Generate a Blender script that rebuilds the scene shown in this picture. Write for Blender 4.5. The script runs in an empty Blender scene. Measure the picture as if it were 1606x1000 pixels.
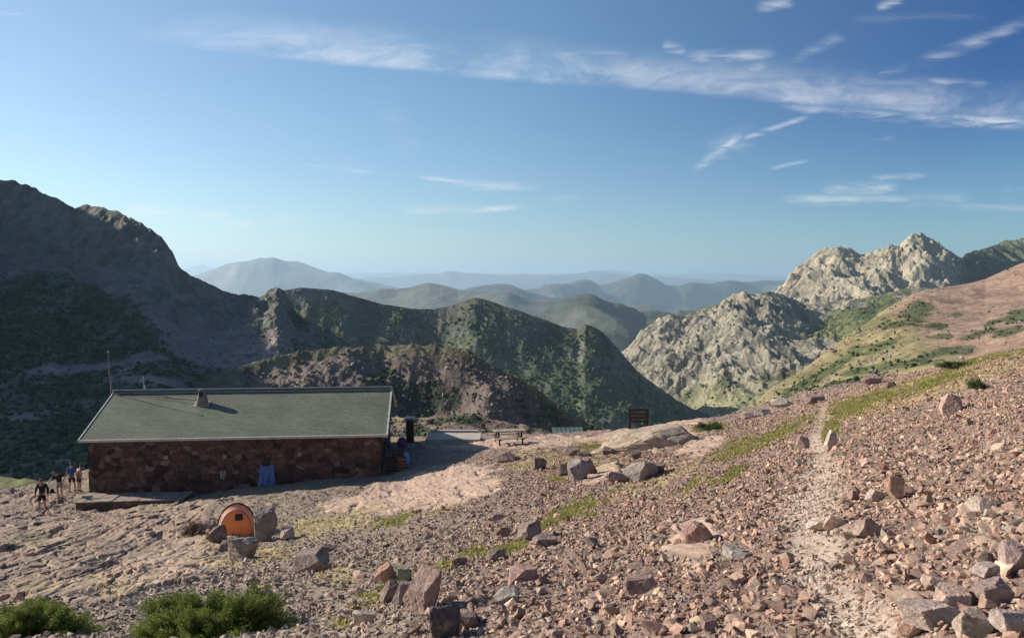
import bpy, bmesh, math, random
import numpy as np
from mathutils import Vector, Matrix, Euler
R = math.radians
random.seed(7); rng = np.random.default_rng(7)
S = bpy.context.scene
COL = S.collection
# ------------------------------------------------------------------ camera model (used to survey the place from the photograph)
F = 1250.0
PITCH = math.atan(68 / F)
cp, sp = math.cos(PITCH), math.sin(PITCH)
def ray(px, py):
    px = np.asarray(px, float); py = np.asarray(py, float)
    cx = (px - 803) / F; cy = (500 - py) / F
    y = cp + cy * sp; z = -sp + cy * cp
    return cx / y, z / y                       # x and z per metre of y
def proj(x, y, z):
    d = y * cp - z * sp
    d = np.where(d < 0.1, 0.1, d)
    return 803 + F * x / d, 500 - F * (y * sp + z * cp) / d
# ------------------------------------------------------------------ noise
def _h(ix, iy, iz, s):
    h = (ix.astype(np.int64) * 374761393 + iy.astype(np.int64) * 668265263 + iz.astype(np.int64) * 1274126177 + s * 974634777) & 0xffffffff
    h = ((h ^ (h >> 13)) * 1274126177) & 0xffffffff
    return (h ^ (h >> 16)) & 0xffffffff
def hash01(ix, iy, s=0):
    return _h(np.floor(ix), np.floor(iy), np.zeros_like(ix), s) / 4294967295.0
def perlin(x, y, s=0):
    x = np.asarray(x, float); y = np.asarray(y, float)
    x0 = np.floor(x); y0 = np.floor(y); fx = x - x0; fy = y - y0
    u = fx * fx * fx * (fx * (fx * 6 - 15) + 10); v = fy * fy * fy * (fy * (fy * 6 - 15) + 10)
    z = np.zeros_like(x0)
    def g(dx, dy):
        a = _h(x0 + dx, y0 + dy, z, s) * (2 * np.pi / 4294967295.0)
        return np.cos(a) * (fx - dx) + np.sin(a) * (fy - dy)
    a = g(0, 0); b = g(1, 0); c = g(0, 1); d = g(1, 1)
    return 1.5 * (a + u * (b - a) + v * (c - a + u * (a - b - c + d)))
def fbm(x, y, o=4, s=0, gain=.5):
    t = 0; a = 1.0; n = 0
    for k in range(o):
        t = t + a * perlin(x, y, s + k * 17); n += a; a *= gain; x = x * 2.03 + 11.3; y = y * 2.03 - 7.7
    return t / n
def ridged(x, y, o=5, s=0, gain=.5):
    t = 0; a = 1.0; n = 0; w = 1.0
    for k in range(o):
        r = 1 - np.abs(perlin(x, y, s + k * 13)); r = r * r * w
        w = np.clip(r * 1.6, 0, 1); t = t + a * r; n += a; a *= gain; x = x * 2.07 + 3.1; y = y * 2.07 + 9.2
    return t / n
def worley(x, y, s=0):
    x0 = np.floor(x); y0 = np.floor(y)
    f1 = np.full(x.shape, 9.0); f2 = np.full(x.shape, 9.0); idc = np.zeros(x.shape)
    for dx in (-1, 0, 1):
        for dy in (-1, 0, 1):
            cx = x0 + dx; cy = y0 + dy
            d = np.hypot(cx + .1 + .8 * hash01(cx, cy, s) - x, cy + .1 + .8 * hash01(cx, cy, s + 5) - y)
            n = d < f1
            f2 = np.where(n, f1, np.minimum(f2, d)); idc = np.where(n, hash01(cx, cy, s + 9), idc); f1 = np.where(n, d, f1)
    return f1, f2, idc
def sstep(a, b, v):
    t = np.clip((v - a) / (b - a), 0, 1); return t * t * (3 - 2 * t)
def mixc(c, col, m):
    return c * (1 - m[..., None]) + np.asarray(col)[None, :] * m[..., None] if c.ndim == 2 else c * (1 - m[..., None]) + np.asarray(col) * m[..., None]
# ------------------------------------------------------------------ object helpers
def tag(o, label=None, cat=None, group=None, kind=None):
    if label: o['label'] = label
    if cat: o['category'] = cat
    if group: o['group'] = group
    if kind: o['kind'] = kind
    return o
def link(name, me, mat=None, parent=None):
    o = bpy.data.objects.new(name, me); COL.objects.link(o)
    if mat is not None:
        me.materials.clear(); me.materials.append(mat)
    if parent is not None: o.parent = parent
    return o
def empty(name, loc, rz=0):
    o = bpy.data.objects.new(name, None); COL.objects.link(o); o.location = loc; o.rotation_euler = (0, 0, rz)
    o.empty_display_size = .2; return o
def np_mesh(name, V, Fc, col=None, smooth=False, fcol=None):
    me = bpy.data.meshes.new(name); k = Fc.shape[1]
    me.vertices.add(len(V)); me.vertices.foreach_set('co', np.ascontiguousarray(V, np.float32).ravel())
    me.loops.add(Fc.size); me.loops.foreach_set('vertex_index', np.ascontiguousarray(Fc, np.int32).ravel())
    me.polygons.add(len(Fc)); me.polygons.foreach_set('loop_start', np.arange(0, Fc.size, k, dtype=np.int32))
    try: me.polygons.foreach_set('loop_total', np.full(len(Fc), k, np.int32))
    except Exception: pass
    me.update(calc_edges=True)
    me.polygons.foreach_set('use_smooth', np.full(len(Fc), smooth, bool))
    if col is not None:
        a = me.color_attributes.new('Col', 'FLOAT_COLOR', 'POINT')
        c = np.ones((len(V), 4), np.float32); c[:, :3] = col
        a.data.foreach_set('color', c.ravel())
    return me
def grid_faces(nr, nc):
    i = np.arange(nr * nc, dtype=np.int32).reshape(nr, nc)
    return np.stack([i[:-1, :-1], i[1:, :-1], i[1:, 1:], i[:-1, 1:]], -1).reshape(-1, 4)
def bm_mesh(name, bm, smooth=False):
    me = bpy.data.meshes.new(name); bm.normal_update(); bm.to_mesh(me); bm.free()
    for p in me.polygons: p.use_smooth = smooth
    return me
def box(bm, x0, x1, y0, y1, z0, z1, M=None):
    vs = [bm.verts.new(((x, y, z) if M is None else M @ Vector((x, y, z)))) for z in (z0, z1) for y in (y0, y1) for x in (x0, x1)]
    for f in ((0, 2, 3, 1), (4, 5, 7, 6), (0, 1, 5, 4), (2, 6, 7, 3), (0, 4, 6, 2), (1, 3, 7, 5)):
        bm.faces.new([vs[i] for i in f])
def tube(bm, pts, r, seg=8, cap=True):
    pts = [Vector(p) for p in pts]; rs = r if isinstance(r, (list, tuple)) else [r] * len(pts); rings = []
    for i, p in enumerate(pts):
        t = (pts[min(i + 1, len(pts) - 1)] - pts[max(i - 1, 0)]).normalized()
        a = t.cross(Vector((0, 0, 1)) if abs(t.z) < .9 else Vector((1, 0, 0))).normalized(); b = t.cross(a)
        rings.append([bm.verts.new(p + (a * math.cos(k * 2 * math.pi / seg) + b * math.sin(k * 2 * math.pi / seg)) * rs[i]) for k in range(seg)])
    for i in range(len(rings) - 1):
        for k in range(seg):
            bm.faces.new((rings[i][k], rings[i][(k + 1) % seg], rings[i + 1][(k + 1) % seg], rings[i + 1][k]))
    if cap:
        bm.faces.new(rings[0][::-1]); bm.faces.new(rings[-1])
# ------------------------------------------------------------------ materials
def nmat(name):
    m = bpy.data.materials.new(name); m.use_nodes = True; nt = m.node_tree
    b = nt.nodes['Principled BSDF']; b.inputs['Specular IOR Level'].default_value = .25
    return m, nt, b
def N(nt, t, **k):
    n = nt.nodes.new(t)
    for a, v in k.items():
        if a.startswith('i_'):
            n.inputs[int(a[2:])].default_value = v
        else: setattr(n, a, v)
    return n
def lk(nt, a, b): nt.links.new(a, b)
def simple_mat(name, col, rough=.8, metal=0, var=.25, scale=6, bump=.0, coord='Object', bscale=None):
    m, nt, b = nmat(name)
    tc = N(nt, 'ShaderNodeTexCoord'); no = N(nt, 'ShaderNodeTexNoise'); no.inputs['Scale'].default_value = scale; no.inputs['Detail'].default_value = 5
    lk(nt, tc.outputs[coord], no.inputs['Vector'])
    mr = N(nt, 'ShaderNodeMapRange'); mr.inputs['From Min'].default_value = .3; mr.inputs['From Max'].default_value = .7
    mr.inputs['To Min'].default_value = 1 - var; mr.inputs['To Max'].default_value = 1 + var
    lk(nt, no.outputs[0], mr.inputs['Value'])
    mx = N(nt, 'ShaderNodeVectorMath', operation='SCALE'); mx.inputs[0].default_value = col[:3]
    lk(nt, mr.outputs[0], mx.inputs['Scale']); lk(nt, mx.outputs[0], b.inputs['Base Color'])
    b.inputs['Roughness'].default_value = rough; b.inputs['Metallic'].default_value = metal
    if bump:
        n2 = N(nt, 'ShaderNodeTexNoise'); n2.inputs['Scale'].default_value = bscale or scale * 4; n2.inputs['Detail'].default_value = 6
        lk(nt, tc.outputs[coord], n2.inputs['Vector'])
        bp = N(nt, 'ShaderNodeBump'); bp.inputs['Distance'].default_value = bump
        lk(nt, n2.outputs[0], bp.inputs['Height']); lk(nt, bp.outputs[0], b.inputs['Normal'])
    return m
def col_mat(name, scales=(3, 20), amps=(.35, .35), bump=.02, bscale=12, rough=.92, rand=0, trans=0, lichen=None):
    """colour of the thing itself from its 'Col' attribute, broken up by noise"""
    m, nt, b = nmat(name)
    at = N(nt, 'ShaderNodeAttribute'); at.attribute_name = 'Col'
    tc = N(nt, 'ShaderNodeTexCoord'); cur = at.outputs['Color']
    for s_, a_ in zip(scales, amps):
        no = N(nt, 'ShaderNodeTexNoise'); no.inputs['Scale'].default_value = s_; no.inputs['Detail'].default_value = 6; no.inputs['Roughness'].default_value = .65
        lk(nt, tc.outputs['Object'], no.inputs['Vector'])
        mr = N(nt, 'ShaderNodeMapRange'); mr.inputs['From Min'].default_value = .32; mr.inputs['From Max'].default_value = .68
        mr.inputs['To Min'].default_value = 1 - a_; mr.inputs['To Max'].default_value = 1 + a_
        lk(nt, no.outputs[0], mr.inputs['Value'])
        v = N(nt, 'ShaderNodeVectorMath', operation='SCALE'); lk(nt, cur, v.inputs[0]); lk(nt, mr.outputs[0], v.inputs['Scale']); cur = v.outputs[0]
    if rand:
        oi = N(nt, 'ShaderNodeObjectInfo'); mr = N(nt, 'ShaderNodeMapRange'); mr.inputs['To Min'].default_value = 1 - rand; mr.inputs['To Max'].default_value = 1 + rand
        lk(nt, oi.outputs['Random'], mr.inputs['Value'])
        v = N(nt, 'ShaderNodeVectorMath', operation='SCALE'); lk(nt, cur, v.inputs[0]); lk(nt, mr.outputs[0], v.inputs['Scale']); cur = v.outputs[0]
    if lichen:
        no = N(nt, 'ShaderNodeTexNoise'); no.inputs['Scale'].default_value = lichen[1]; no.inputs['Detail'].default_value = 8
        lk(nt, tc.outputs['Object'], no.inputs['Vector'])
        mr = N(nt, 'ShaderNodeMapRange'); mr.inputs['From Min'].default_value = lichen[2]; mr.inputs['From Max'].default_value = lichen[2] + .08; mr.inputs['To Max'].default_value = .65
        lk(nt, no.outputs[0], mr.inputs['Value'])
        mx = N(nt, 'ShaderNodeMix', data_type='RGBA'); lk(nt, mr.outputs[0], mx.inputs[0]); lk(nt, cur, mx.inputs[6]); mx.inputs[7].default_value = (*lichen[0], 1); cur = mx.outputs[2]
    lk(nt, cur, b.inputs['Base Color']); b.inputs['Roughness'].default_value = rough
    if bump:
        n2 = N(nt, 'ShaderNodeTexNoise'); n2.inputs['Scale'].default_value = bscale; n2.inputs['Detail'].default_value = 8; n2.inputs['Roughness'].default_value = .65
        lk(nt, tc.outputs['Object'], n2.inputs['Vector'])
        bp = N(nt, 'ShaderNodeBump'); bp.inputs['Distance'].default_value = bump
        lk(nt, n2.outputs[0], bp.inputs['Height']); lk(nt, bp.outputs[0], b.inputs['Normal'])
    if trans:
        out = nt.nodes['Material Output']; tr = N(nt, 'ShaderNodeBsdfTranslucent'); lk(nt, cur, tr.inputs['Color'])
        ms = N(nt, 'ShaderNodeMixShader'); ms.inputs[0].default_value = trans
        lk(nt, b.outputs[0], ms.inputs[1]); lk(nt, tr.outputs[0], ms.inputs[2]); lk(nt, ms.outputs[0], out.inputs['Surface'])
    return m
# ------------------------------------------------------------------ GROUND: surveyed points (photo x, photo y, metres ahead)
CT = [(-400,1000,9),(-350,880,24),(-350,810,42),(0,1000,12.5),(0,930,18),(0,870,26),(0,800,40),(67,801,41.5),(119,806,42.6),(240,797,42.4),(60,776,45),(135,786,44.3),(130,755,47.5),
 (200,1000,12.3),(200,900,21),(200,830,33),(330,960,14),(300,880,24),(300,800,39),(400,905,18),(380,838,31),(400,775,43),
 (500,1000,10.4),(500,905,17),(500,840,28),(480,800,36),(520,760,44),(603,745,45.8),(650,760,42.5),(640,700,52),
 (620,960,10.3),(620,880,18.5),(620,820,28),(640,780,36.5),(720,740,43),(720,712,48.5),(700,695,53),(800,702,47.5),(800,690,52),(900,692,52),
 (800,1000,7.8),(800,920,11.5),(800,850,18),(800,790,27.5),(800,745,36.5),(900,720,41),(940,690,52),
 (1000,1000,6.9),(1000,900,10.6),(1000,830,16.2),(1000,770,25),(1000,730,34),(1000,700,43),(1060,668,50),(1030,668,50),
 (1150,1000,6.2),(1150,870,10.5),(1150,780,18.5),(1150,720,29),(1150,685,40),(1140,665,50),
 (1290,1000,5.6),(1285,900,8.0),(1280,820,11.6),(1285,750,17.5),(1290,700,26),(1290,660,37),(1290,612,51),
 (1400,1000,5.2),(1400,850,8.8),(1400,750,14.5),(1400,680,22.5),(1400,620,38),(1400,592,50),
 (1500,900,6.7),(1500,760,12),(1500,670,20),(1500,610,30),(1500,572,45),
 (1606,1000,4.6),(1606,850,7.0),(1606,730,11.5),(1606,640,19),(1606,580,29),(1606,548,41),(2000,1000,3.6),(2000,700,8),(2000,560,17),(2000,480,38)]
ct = np.array(CT, float); rx, rz = ray(ct[:, 0], ct[:, 1]); cX = rx * ct[:, 2]; cY = ct[:, 2]; cZ = rz * ct[:, 2]
cX = np.append(cX, [-3, 0, 3, -8, 8]); cY = np.append(cY, [1.5, 1.0, 1.5, 0, 0]); cZ = np.append(cZ, [-2.6, -2.0, -1.5, -3.4, -.6])
def _U(r2): return np.where(r2 > 1e-12, r2 * np.log(np.maximum(r2, 1e-12)), 0) * .5
n = len(cX); K = _U((cX[:, None] - cX) ** 2 + (cY[:, None] - cY) ** 2) + np.eye(n) * .6
Pm = np.stack([np.ones(n), cX, cY], 1); A = np.block([[K, Pm], [Pm.T, np.zeros((3, 3))]])
W = np.linalg.solve(A, np.append(cZ, [0, 0, 0]))
def tps(x, y):
    z = W[n] + W[n + 1] * x + W[n + 2] * y
    for i in range(n): z = z + W[i] * _U((x - cX[i]) ** 2 + (y - cY[i]) ** 2)
    return z
ED = np.array([(-500,45),(-300,45),(0,46),(60,47.5),(130,51),(400,57),(640,57),(700,57),(770,58),(850,58),(940,58),(1000,56),(1070,55),(1130,54),(1200,54),(1300,54),(1400,52),(1500,49),(1606,45),(2000,42)], float)
EX = (ED[:, 0] - 803) / F * ED[:, 1]
def edge_y(x): return np.interp(x, EX, ED[:, 1])
_gx = np.linspace(-60, 60, 241); _gy = np.linspace(-6, 62, 205)
_GX, _GY = np.meshgrid(_gx, _gy); _GZ = tps(np.clip(_GX, -45, 38), np.minimum(_GY, edge_y(_GX) + 2))
_sx, _sz = proj(_GX, np.maximum(_GY, 1), _GZ)
def ground0(x, y):
    x = np.asarray(x, float); y = np.asarray(y, float)
    u = (np.clip(x, -59.9, 59.9) + 60) / .5; v = (np.clip(y, -5.9, 61.9) + 6) / (68 / 204.)
    i = u.astype(int); j = v.astype(int); i = np.clip(i, 0, 239); j = np.clip(j, 0, 203); fu = u - i; fv = v - j
    z = _GZ[j, i] * (1 - fu) * (1 - fv) + _GZ[j, i + 1] * fu * (1 - fv) + _GZ[j + 1, i] * (1 - fu) * fv + _GZ[j + 1, i + 1] * fu * fv
    t = np.maximum(0, y - edge_y(x) - .8 * perlin(x * .5, y * .3, 3))
    return z - .75 * t * t / (t + 2.0)
def ell(px, py, cx, cy, rx_, ry_, rot=0):
    a = R(rot); dx = px - cx; dy = py - cy
    u = (dx * math.cos(a) + dy * math.sin(a)) / rx_; v = (-dx * math.sin(a) + dy * math.cos(a)) / ry_
    return np.sqrt(u * u + v * v)
# bedrock slabs / grass / dry grass / path: surveyed outlines, kept in the ground from here on
ROCKS = [(60,830,230,55,8),(200,880,170,48,-8),(60,900,150,50,0),(250,815,150,26,-6),(650,770,95,28,-14),(700,752,80,20,-10),(560,790,60,12,-8),(1030,680,95,24,-8),(870,692,110,9,0),(760,697,120,9,0),
         (-250,850,200,60,0),(1085,850,50,32,-30),(940,745,40,12,-20),(1100,700,40,12,-15),(720,775,70,18,-14)]
GREEN = [(620,818,34,7,-14),(900,802,50,15,-24),(858,822,28,7,-22),(795,862,42,11,-14),(745,868,30,9,-20),(690,890,28,7,-18),(615,915,18,7,-30),(1158,704,46,15,-22),(1215,684,62,12,-24),(1150,744,34,9,-26),
         (1335,640,54,15,-12),(1302,676,16,24,30),(1392,620,60,11,-12),(1465,600,60,10,-16),(1560,556,60,9,-20),(1110,672,34,8,-8),(875,752,14,6,0),(940,700,40,7,0),(580,935,26,10,-25),
         (1650,530,80,14,-20),(1530,566,50,9,-18),(535,975,14,10,0),(1085,760,28,7,-30),(660,940,10,5,0)]
DRY = [(520,820,90,17,-8),(420,868,60,16,0),(330,862,44,20,-20),(480,838,46,12,0),(570,800,60,12,-10),(930,735,80,14,-6),(960,708,60,9,0),(850,725,70,12,-6),(700,800,40,9,-12),(1000,760,80,14,-25),(180,925,60,12,0),
       (360,880,110,12,-5),(870,710,70,9,0),(1060,745,60,10,-25),(600,930,60,16,-30),(1500,600,160,20,-18),(1350,640,120,20,-14),(1440,600,140,12,-14),(520,900,40,18,0),(60,925,70,14,0)]
PATHX = [560, 600, 640, 690, 740, 800, 860, 900, 950, 1000, 1100]; PATHC = [1330, 1310, 1290, 1277, 1298, 1266, 1288, 1276, 1338, 1375, 1440]; PATHW = [7, 7, 9, 15, 40, 60, 62, 64, 76, 84, 98]
def masks(x, y, z):
    px, py = proj(x, np.maximum(y, .8), z)
    w = fbm(x * .9, y * .9, 4, 41); w2 = fbm(x * 3, y * 3, 3, 51)
    def un(lst, a, b, nz):
        m = np.zeros(px.shape)
        for e in lst:
            m = np.maximum(m, 1 - sstep(a, b, ell(px, py, *e) + nz))
        return m
    rock = un(ROCKS, .8, 1.1, w * .7)
    green = un(GREEN, .35, 1.15, w * 1.2 + w2 * 1.1)
    dry = un(DRY, .3, 1.2, w * .8 + w2 * .6)
    c = np.interp(py, PATHX, PATHC); hw = np.interp(py, PATHX, PATHW)
    path = 1 - sstep(.2, 1.25, np.abs(px - c) / hw + w * .55 + w2 * .45)
    path = path * sstep(600, 640, py) * (y > 1)
    return px, py, rock, green * (1 - rock * .6) * (1 - path), dry, path
def slab(x, y):
    """layered bedrock: tilted beds that break off in steps"""
    a = R(102); u = x * math.cos(a) + y * math.sin(a); v = -x * math.sin(a) + y * math.cos(a)
    wv = v + .8 * fbm(u * .16, v * .3, 3, 71) + .12 * fbm(u * .9, v * 2.2, 3, 77)
    h = 0
    for p, am, s in ((2.6, .13, 1), (.8, .075, 2), (.3, .05, 3)):
        q = wv / p + .7 * perlin(u * .22 / p, v * .5 / p, s + 80) + .2 * perlin(u * .6 / p, v * 1.5 / p, s + 84); f = q - np.floor(q)
        k = hash01(np.floor(q), np.floor(u / (p * 2.2) + 7.3 * np.floor(q) + .5 * perlin(u, v, 8)), s) - .3
        h = h + am * ((1 - f) ** 1.3 * sstep(0, .22, f)) * (.25 + 1.1 * k)
    f1, f2, c = worley(u * .24 + .2 * perlin(u * .5, v, 9), v * 1.3, 5)
    g1, g2, cg = worley(u * .5 + .3 * perlin(u * .5, v, 19), v * 3.6 + .5 * perlin(u * .6, v, 29), 15)
    h = h + .05 * (cg - .5) - .11 * (1 - sstep(0, .09, g2 - g1)) * sstep(-.2, .3, perlin(x * .4, y * .4, 33)) - .20 * sstep(.25, .42, fbm(u * .35, v * 1.1, 4, 37))
    return h + .08 * (c - .5) - .12 * (1 - sstep(0, .035, f2 - f1)) + .16 * fbm(u * .16, v * .5, 3, 91)
def gdisp(x, y, rock, path, fine=True):
    s = .16 * fbm(x * .5, y * .5, 4, 21) + .05 * fbm(x * 2.6, y * 2.6, 3, 25)
    f1, f2, c = worley(x * 2.1, y * 2.1, 11)
    s = s + (.07 * (c - .3) * sstep(0, .35, f2 - f1)) * (1 - path)
    k = np.clip((y - 4) / 12, .25, 1)
    sl = (slab(x, y) + .12) * k * (1 - .42 * sstep(-11, -7, x))
    # rounded outcrop by the signboard is already in the surveyed points
    return s * (1 - rock) * (1 - .5 * path) * np.clip(y / 10, .35, 1) + sl * rock - .06 * path
def ground(x, y):
    x = np.atleast_1d(np.asarray(x, float)); y = np.atleast_1d(np.asarray(y, float))
    z = ground0(x, y); m = masks(x, y, z); return z + gdisp(x, y, m[2], m[5])
def at(px, py):
    a, b = ray(px, py); y = np.linspace(2.5, 60, 3000); z = ground(a * y, y); i = np.argmax(b * y < z) if np.any(b * y < z) else 2999
    return Vector((float(a * y[i]), float(y[i]), float(z[i])))
def pt(px, py, d):
    a, b = ray(px, py); return Vector((float(a) * d, d, float(b) * d))

cols = np.concatenate([np.arange(-900, -120, 14.), np.arange(-120, 1730, 1.9), np.arange(1730, 2500, 14.)])
ys = [1.6]
while ys[-1] < 60: ys.append(ys[-1] * 1.0037)
ys = np.array(ys + [60 * 1.07 ** k for k in range(1, 24)])
Yg, Cg = np.meshgrid(ys, cols, indexing='ij'); Xg = (Cg - 803) / F * Yg
Zg = ground0(Xg, Yg); far = Yg > 61
px, py, mr_, mg_, md_, mp_ = masks(Xg, Yg, Zg)
Zg = Zg + np.where(far, 0, gdisp(Xg, Yg, mr_, mp_))
# Colours of bare earth, rock, turf and path
n1 = fbm(Xg * .6, Yg * .6, 4, 61); n2 = fbm(Xg * 2.5, Yg * 2.5, 4, 65); n3 = fbm(Xg * .15, Yg * .15, 3, 68)
c = np.zeros(Xg.shape + (3,)) + np.array((.27, .18, .143))  # earth darkened so the gaps between the stones read as shaded
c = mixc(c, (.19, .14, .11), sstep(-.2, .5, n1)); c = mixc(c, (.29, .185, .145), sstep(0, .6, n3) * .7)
c = mixc(c, (.30, .24, .16), (1 - sstep(450, 900, px)) * .6)
rockc = np.zeros(Xg.shape + (3,)) + np.array((.46, .345, .265))
rockc = mixc(rockc, (.50, .33, .25), sstep(-.1, .4, n1 + .4 * n3)); rockc = mixc(rockc, (.33, .27, .22), sstep(0, .5, n2 - .2 * n1)); rockc = mixc(rockc, (.42, .37, .23), sstep(.15, .5, n3 + .5 * n2) * .6)
c = mixc(c, (.40, .25, .195), np.clip(1 - ell(px, py, 650, 768, 120, 34, -14), 0, 1) * 0)
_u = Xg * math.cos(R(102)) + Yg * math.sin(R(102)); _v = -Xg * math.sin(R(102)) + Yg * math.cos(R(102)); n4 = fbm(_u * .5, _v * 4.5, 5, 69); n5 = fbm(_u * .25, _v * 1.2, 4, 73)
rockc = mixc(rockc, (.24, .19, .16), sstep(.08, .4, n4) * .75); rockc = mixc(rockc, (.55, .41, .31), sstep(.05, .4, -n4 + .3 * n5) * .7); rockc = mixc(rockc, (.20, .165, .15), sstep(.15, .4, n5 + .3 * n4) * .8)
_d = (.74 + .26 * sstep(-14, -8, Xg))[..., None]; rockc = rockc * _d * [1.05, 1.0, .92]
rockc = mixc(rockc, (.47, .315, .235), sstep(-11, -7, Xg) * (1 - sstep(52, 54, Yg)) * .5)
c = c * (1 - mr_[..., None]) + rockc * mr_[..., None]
c = mixc(c, (.42, .32, .15), np.clip(md_ * .75 - mr_ * .35, 0, 1)); c = mixc(c, (.235, .225, .07), mg_ * .85)
c = mixc(c, (.48, .36, .275), mp_ * .9 * sstep(620, 740, py) + mp_ * .3)
c = mixc(c, (.09, .10, .04), sstep(1, 8, Yg - edge_y(Xg)) * .8)
gmat = col_mat('ground_earth', (1.3, 14, 60), (.18, .28, .3), bump=.03, bscale=16)
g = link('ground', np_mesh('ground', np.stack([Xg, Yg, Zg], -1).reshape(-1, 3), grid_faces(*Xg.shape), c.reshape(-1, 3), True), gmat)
tag(g, kind='structure')
# ------------------------------------------------------------------ stones
def hull_variants(nv, npts, flat=.6, seed=1):
    r_ = random.Random(seed); out = []
    for k in range(nv):
        bm = bmesh.new(); ax = (1, r_.uniform(.55, .95), r_.uniform(flat * .6, flat * 1.2))
        for i in range(npts):
            v = Vector([r_.uniform(-1, 1) for _ in range(3)]); v = v.normalized() * r_.uniform(.8, 1.0) if v.length > .1 else Vector((0, 0, 1))
            v = Vector([max(-.72, min(.72, a)) for a in v])
            bm.verts.new((v.x * ax[0] * .72, v.y * ax[1] * .72, v.z * ax[2] * .72))
        h = bmesh.ops.convex_hull(bm, input=bm.verts[:])
        bmesh.ops.delete(bm, geom=[e for e in h['geom_interior'] if isinstance(e, bmesh.types.BMVert)], context='VERTS')
        bmesh.ops.triangulate(bm, faces=bm.faces[:]); bm.verts.index_update()
        out.append((np.array([v.co[:] for v in bm.verts]), np.array([[v.index for v in f.verts] for f in bm.faces])))
        bm.free()
    return out
def rotmats(m, tilt=1.0):
    """random rotations; tilt<1 keeps the flat axis near vertical"""
    a = rng.uniform(0, 2 * np.pi, m); b = rng.normal(0, .55 * tilt, m); c_ = rng.normal(0, .55 * tilt, m)
    ca, sa, cb, sb, cc, sc_ = np.cos(a), np.sin(a), np.cos(b), np.sin(b), np.cos(c_), np.sin(c_); z, o = np.zeros(m), np.ones(m)
    Rz = np.stack([ca, -sa, z, sa, ca, z, z, z, o], -1).reshape(m, 3, 3); Rx = np.stack([o, z, z, z, cb, -sb, z, sb, cb], -1).reshape(m, 3, 3)
    Ry = np.stack([cc, z, sc_, z, o, z, -sc_, z, cc], -1).reshape(m, 3, 3)
    return Rx @ Ry @ Rz
def scatter_mesh(name, P, size, colr, variants, tilt=1.0):
    m = len(P); vi = rng.integers(0, len(variants), m); Vs, Fs, Cs = [], [], []; off = 0
    RM = rotmats(m, tilt)
    for k, (v, f) in enumerate(variants):
        idx = np.nonzero(vi == k)[0]
        if not len(idx): continue
        vv = np.einsum('mij,nj->mni', RM[idx], v) * size[idx][:, None, None] + P[idx][:, None, :]
        ff = f[None] + (np.arange(len(idx)) * len(v))[:, None, None] + off
        cc = np.repeat(colr[idx][:, None, :], len(v), 1)
        Vs.append(vv.reshape(-1, 3)); Fs.append(ff.reshape(-1, 3)); Cs.append(cc.reshape(-1, 3)); off += len(idx) * len(v)
    return np_mesh(name, np.concatenate(Vs), np.concatenate(Fs), np.concatenate(Cs))
def stone_cols(m, px, path=None):
    pal = np.array([(.37, .235, .19), (.32, .20, .16), (.40, .27, .21), (.27, .175, .15), (.34, .26, .205), (.29, .23, .19), (.44, .33, .26), (.23, .16, .14), (.38, .29, .20), (.25, .22, .19)])
    w = np.array([18, 16, 14, 12, 10, 8, 7, 7, 4, 4.]); w /= w.sum()
    cc = pal[rng.choice(len(pal), m, p=w)] * rng.uniform(.68, 1.62, (m, 1)) * [1.04, .99, .88]
    g_ = np.array([(.33, .275, .22), (.27, .225, .185), (.39, .33, .26), (.24, .19, .16)])[rng.integers(0, 4, m)] * rng.uniform(.95, 1.45, (m, 1))
    t = (1 - sstep(350, 950, px + rng.normal(0, 120, m)))[:, None] * .8
    cc = cc * (1 - t) + g_ * t
    if path is not None:
        pg = np.array([(.50, .37, .28), (.42, .31, .24), (.54, .42, .32), (.33, .245, .19)])[rng.integers(0, 4, m)] * rng.uniform(.8, 1.15, (m, 1))
        cc = np.where((path > rng.uniform(.15, .9, m))[:, None], pg, cc)
    return cc
VAR = hull_variants(22, 9, .62, 3) + hull_variants(14, 8, .38, 5) + hull_variants(8, 12, .6, 6)
def sample(d0, d1, dens, lo, hi):
    """positions and sizes for stones of one size class on the strip d0..d1 m ahead"""
    area = (2400 / F) * (d1 * d1 - d0 * d0) / 2; m = int(area * dens)
    y = np.sqrt(rng.uniform(d0 * d0, d1 * d1, m)); cpx = rng.uniform(-350, 2050, m); x = (cpx - 803) / F * y
    s = lo * (hi / lo) ** rng.uniform(0, 1, m)
    return x, y, s
PP, SS, CC = [], [], []
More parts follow.
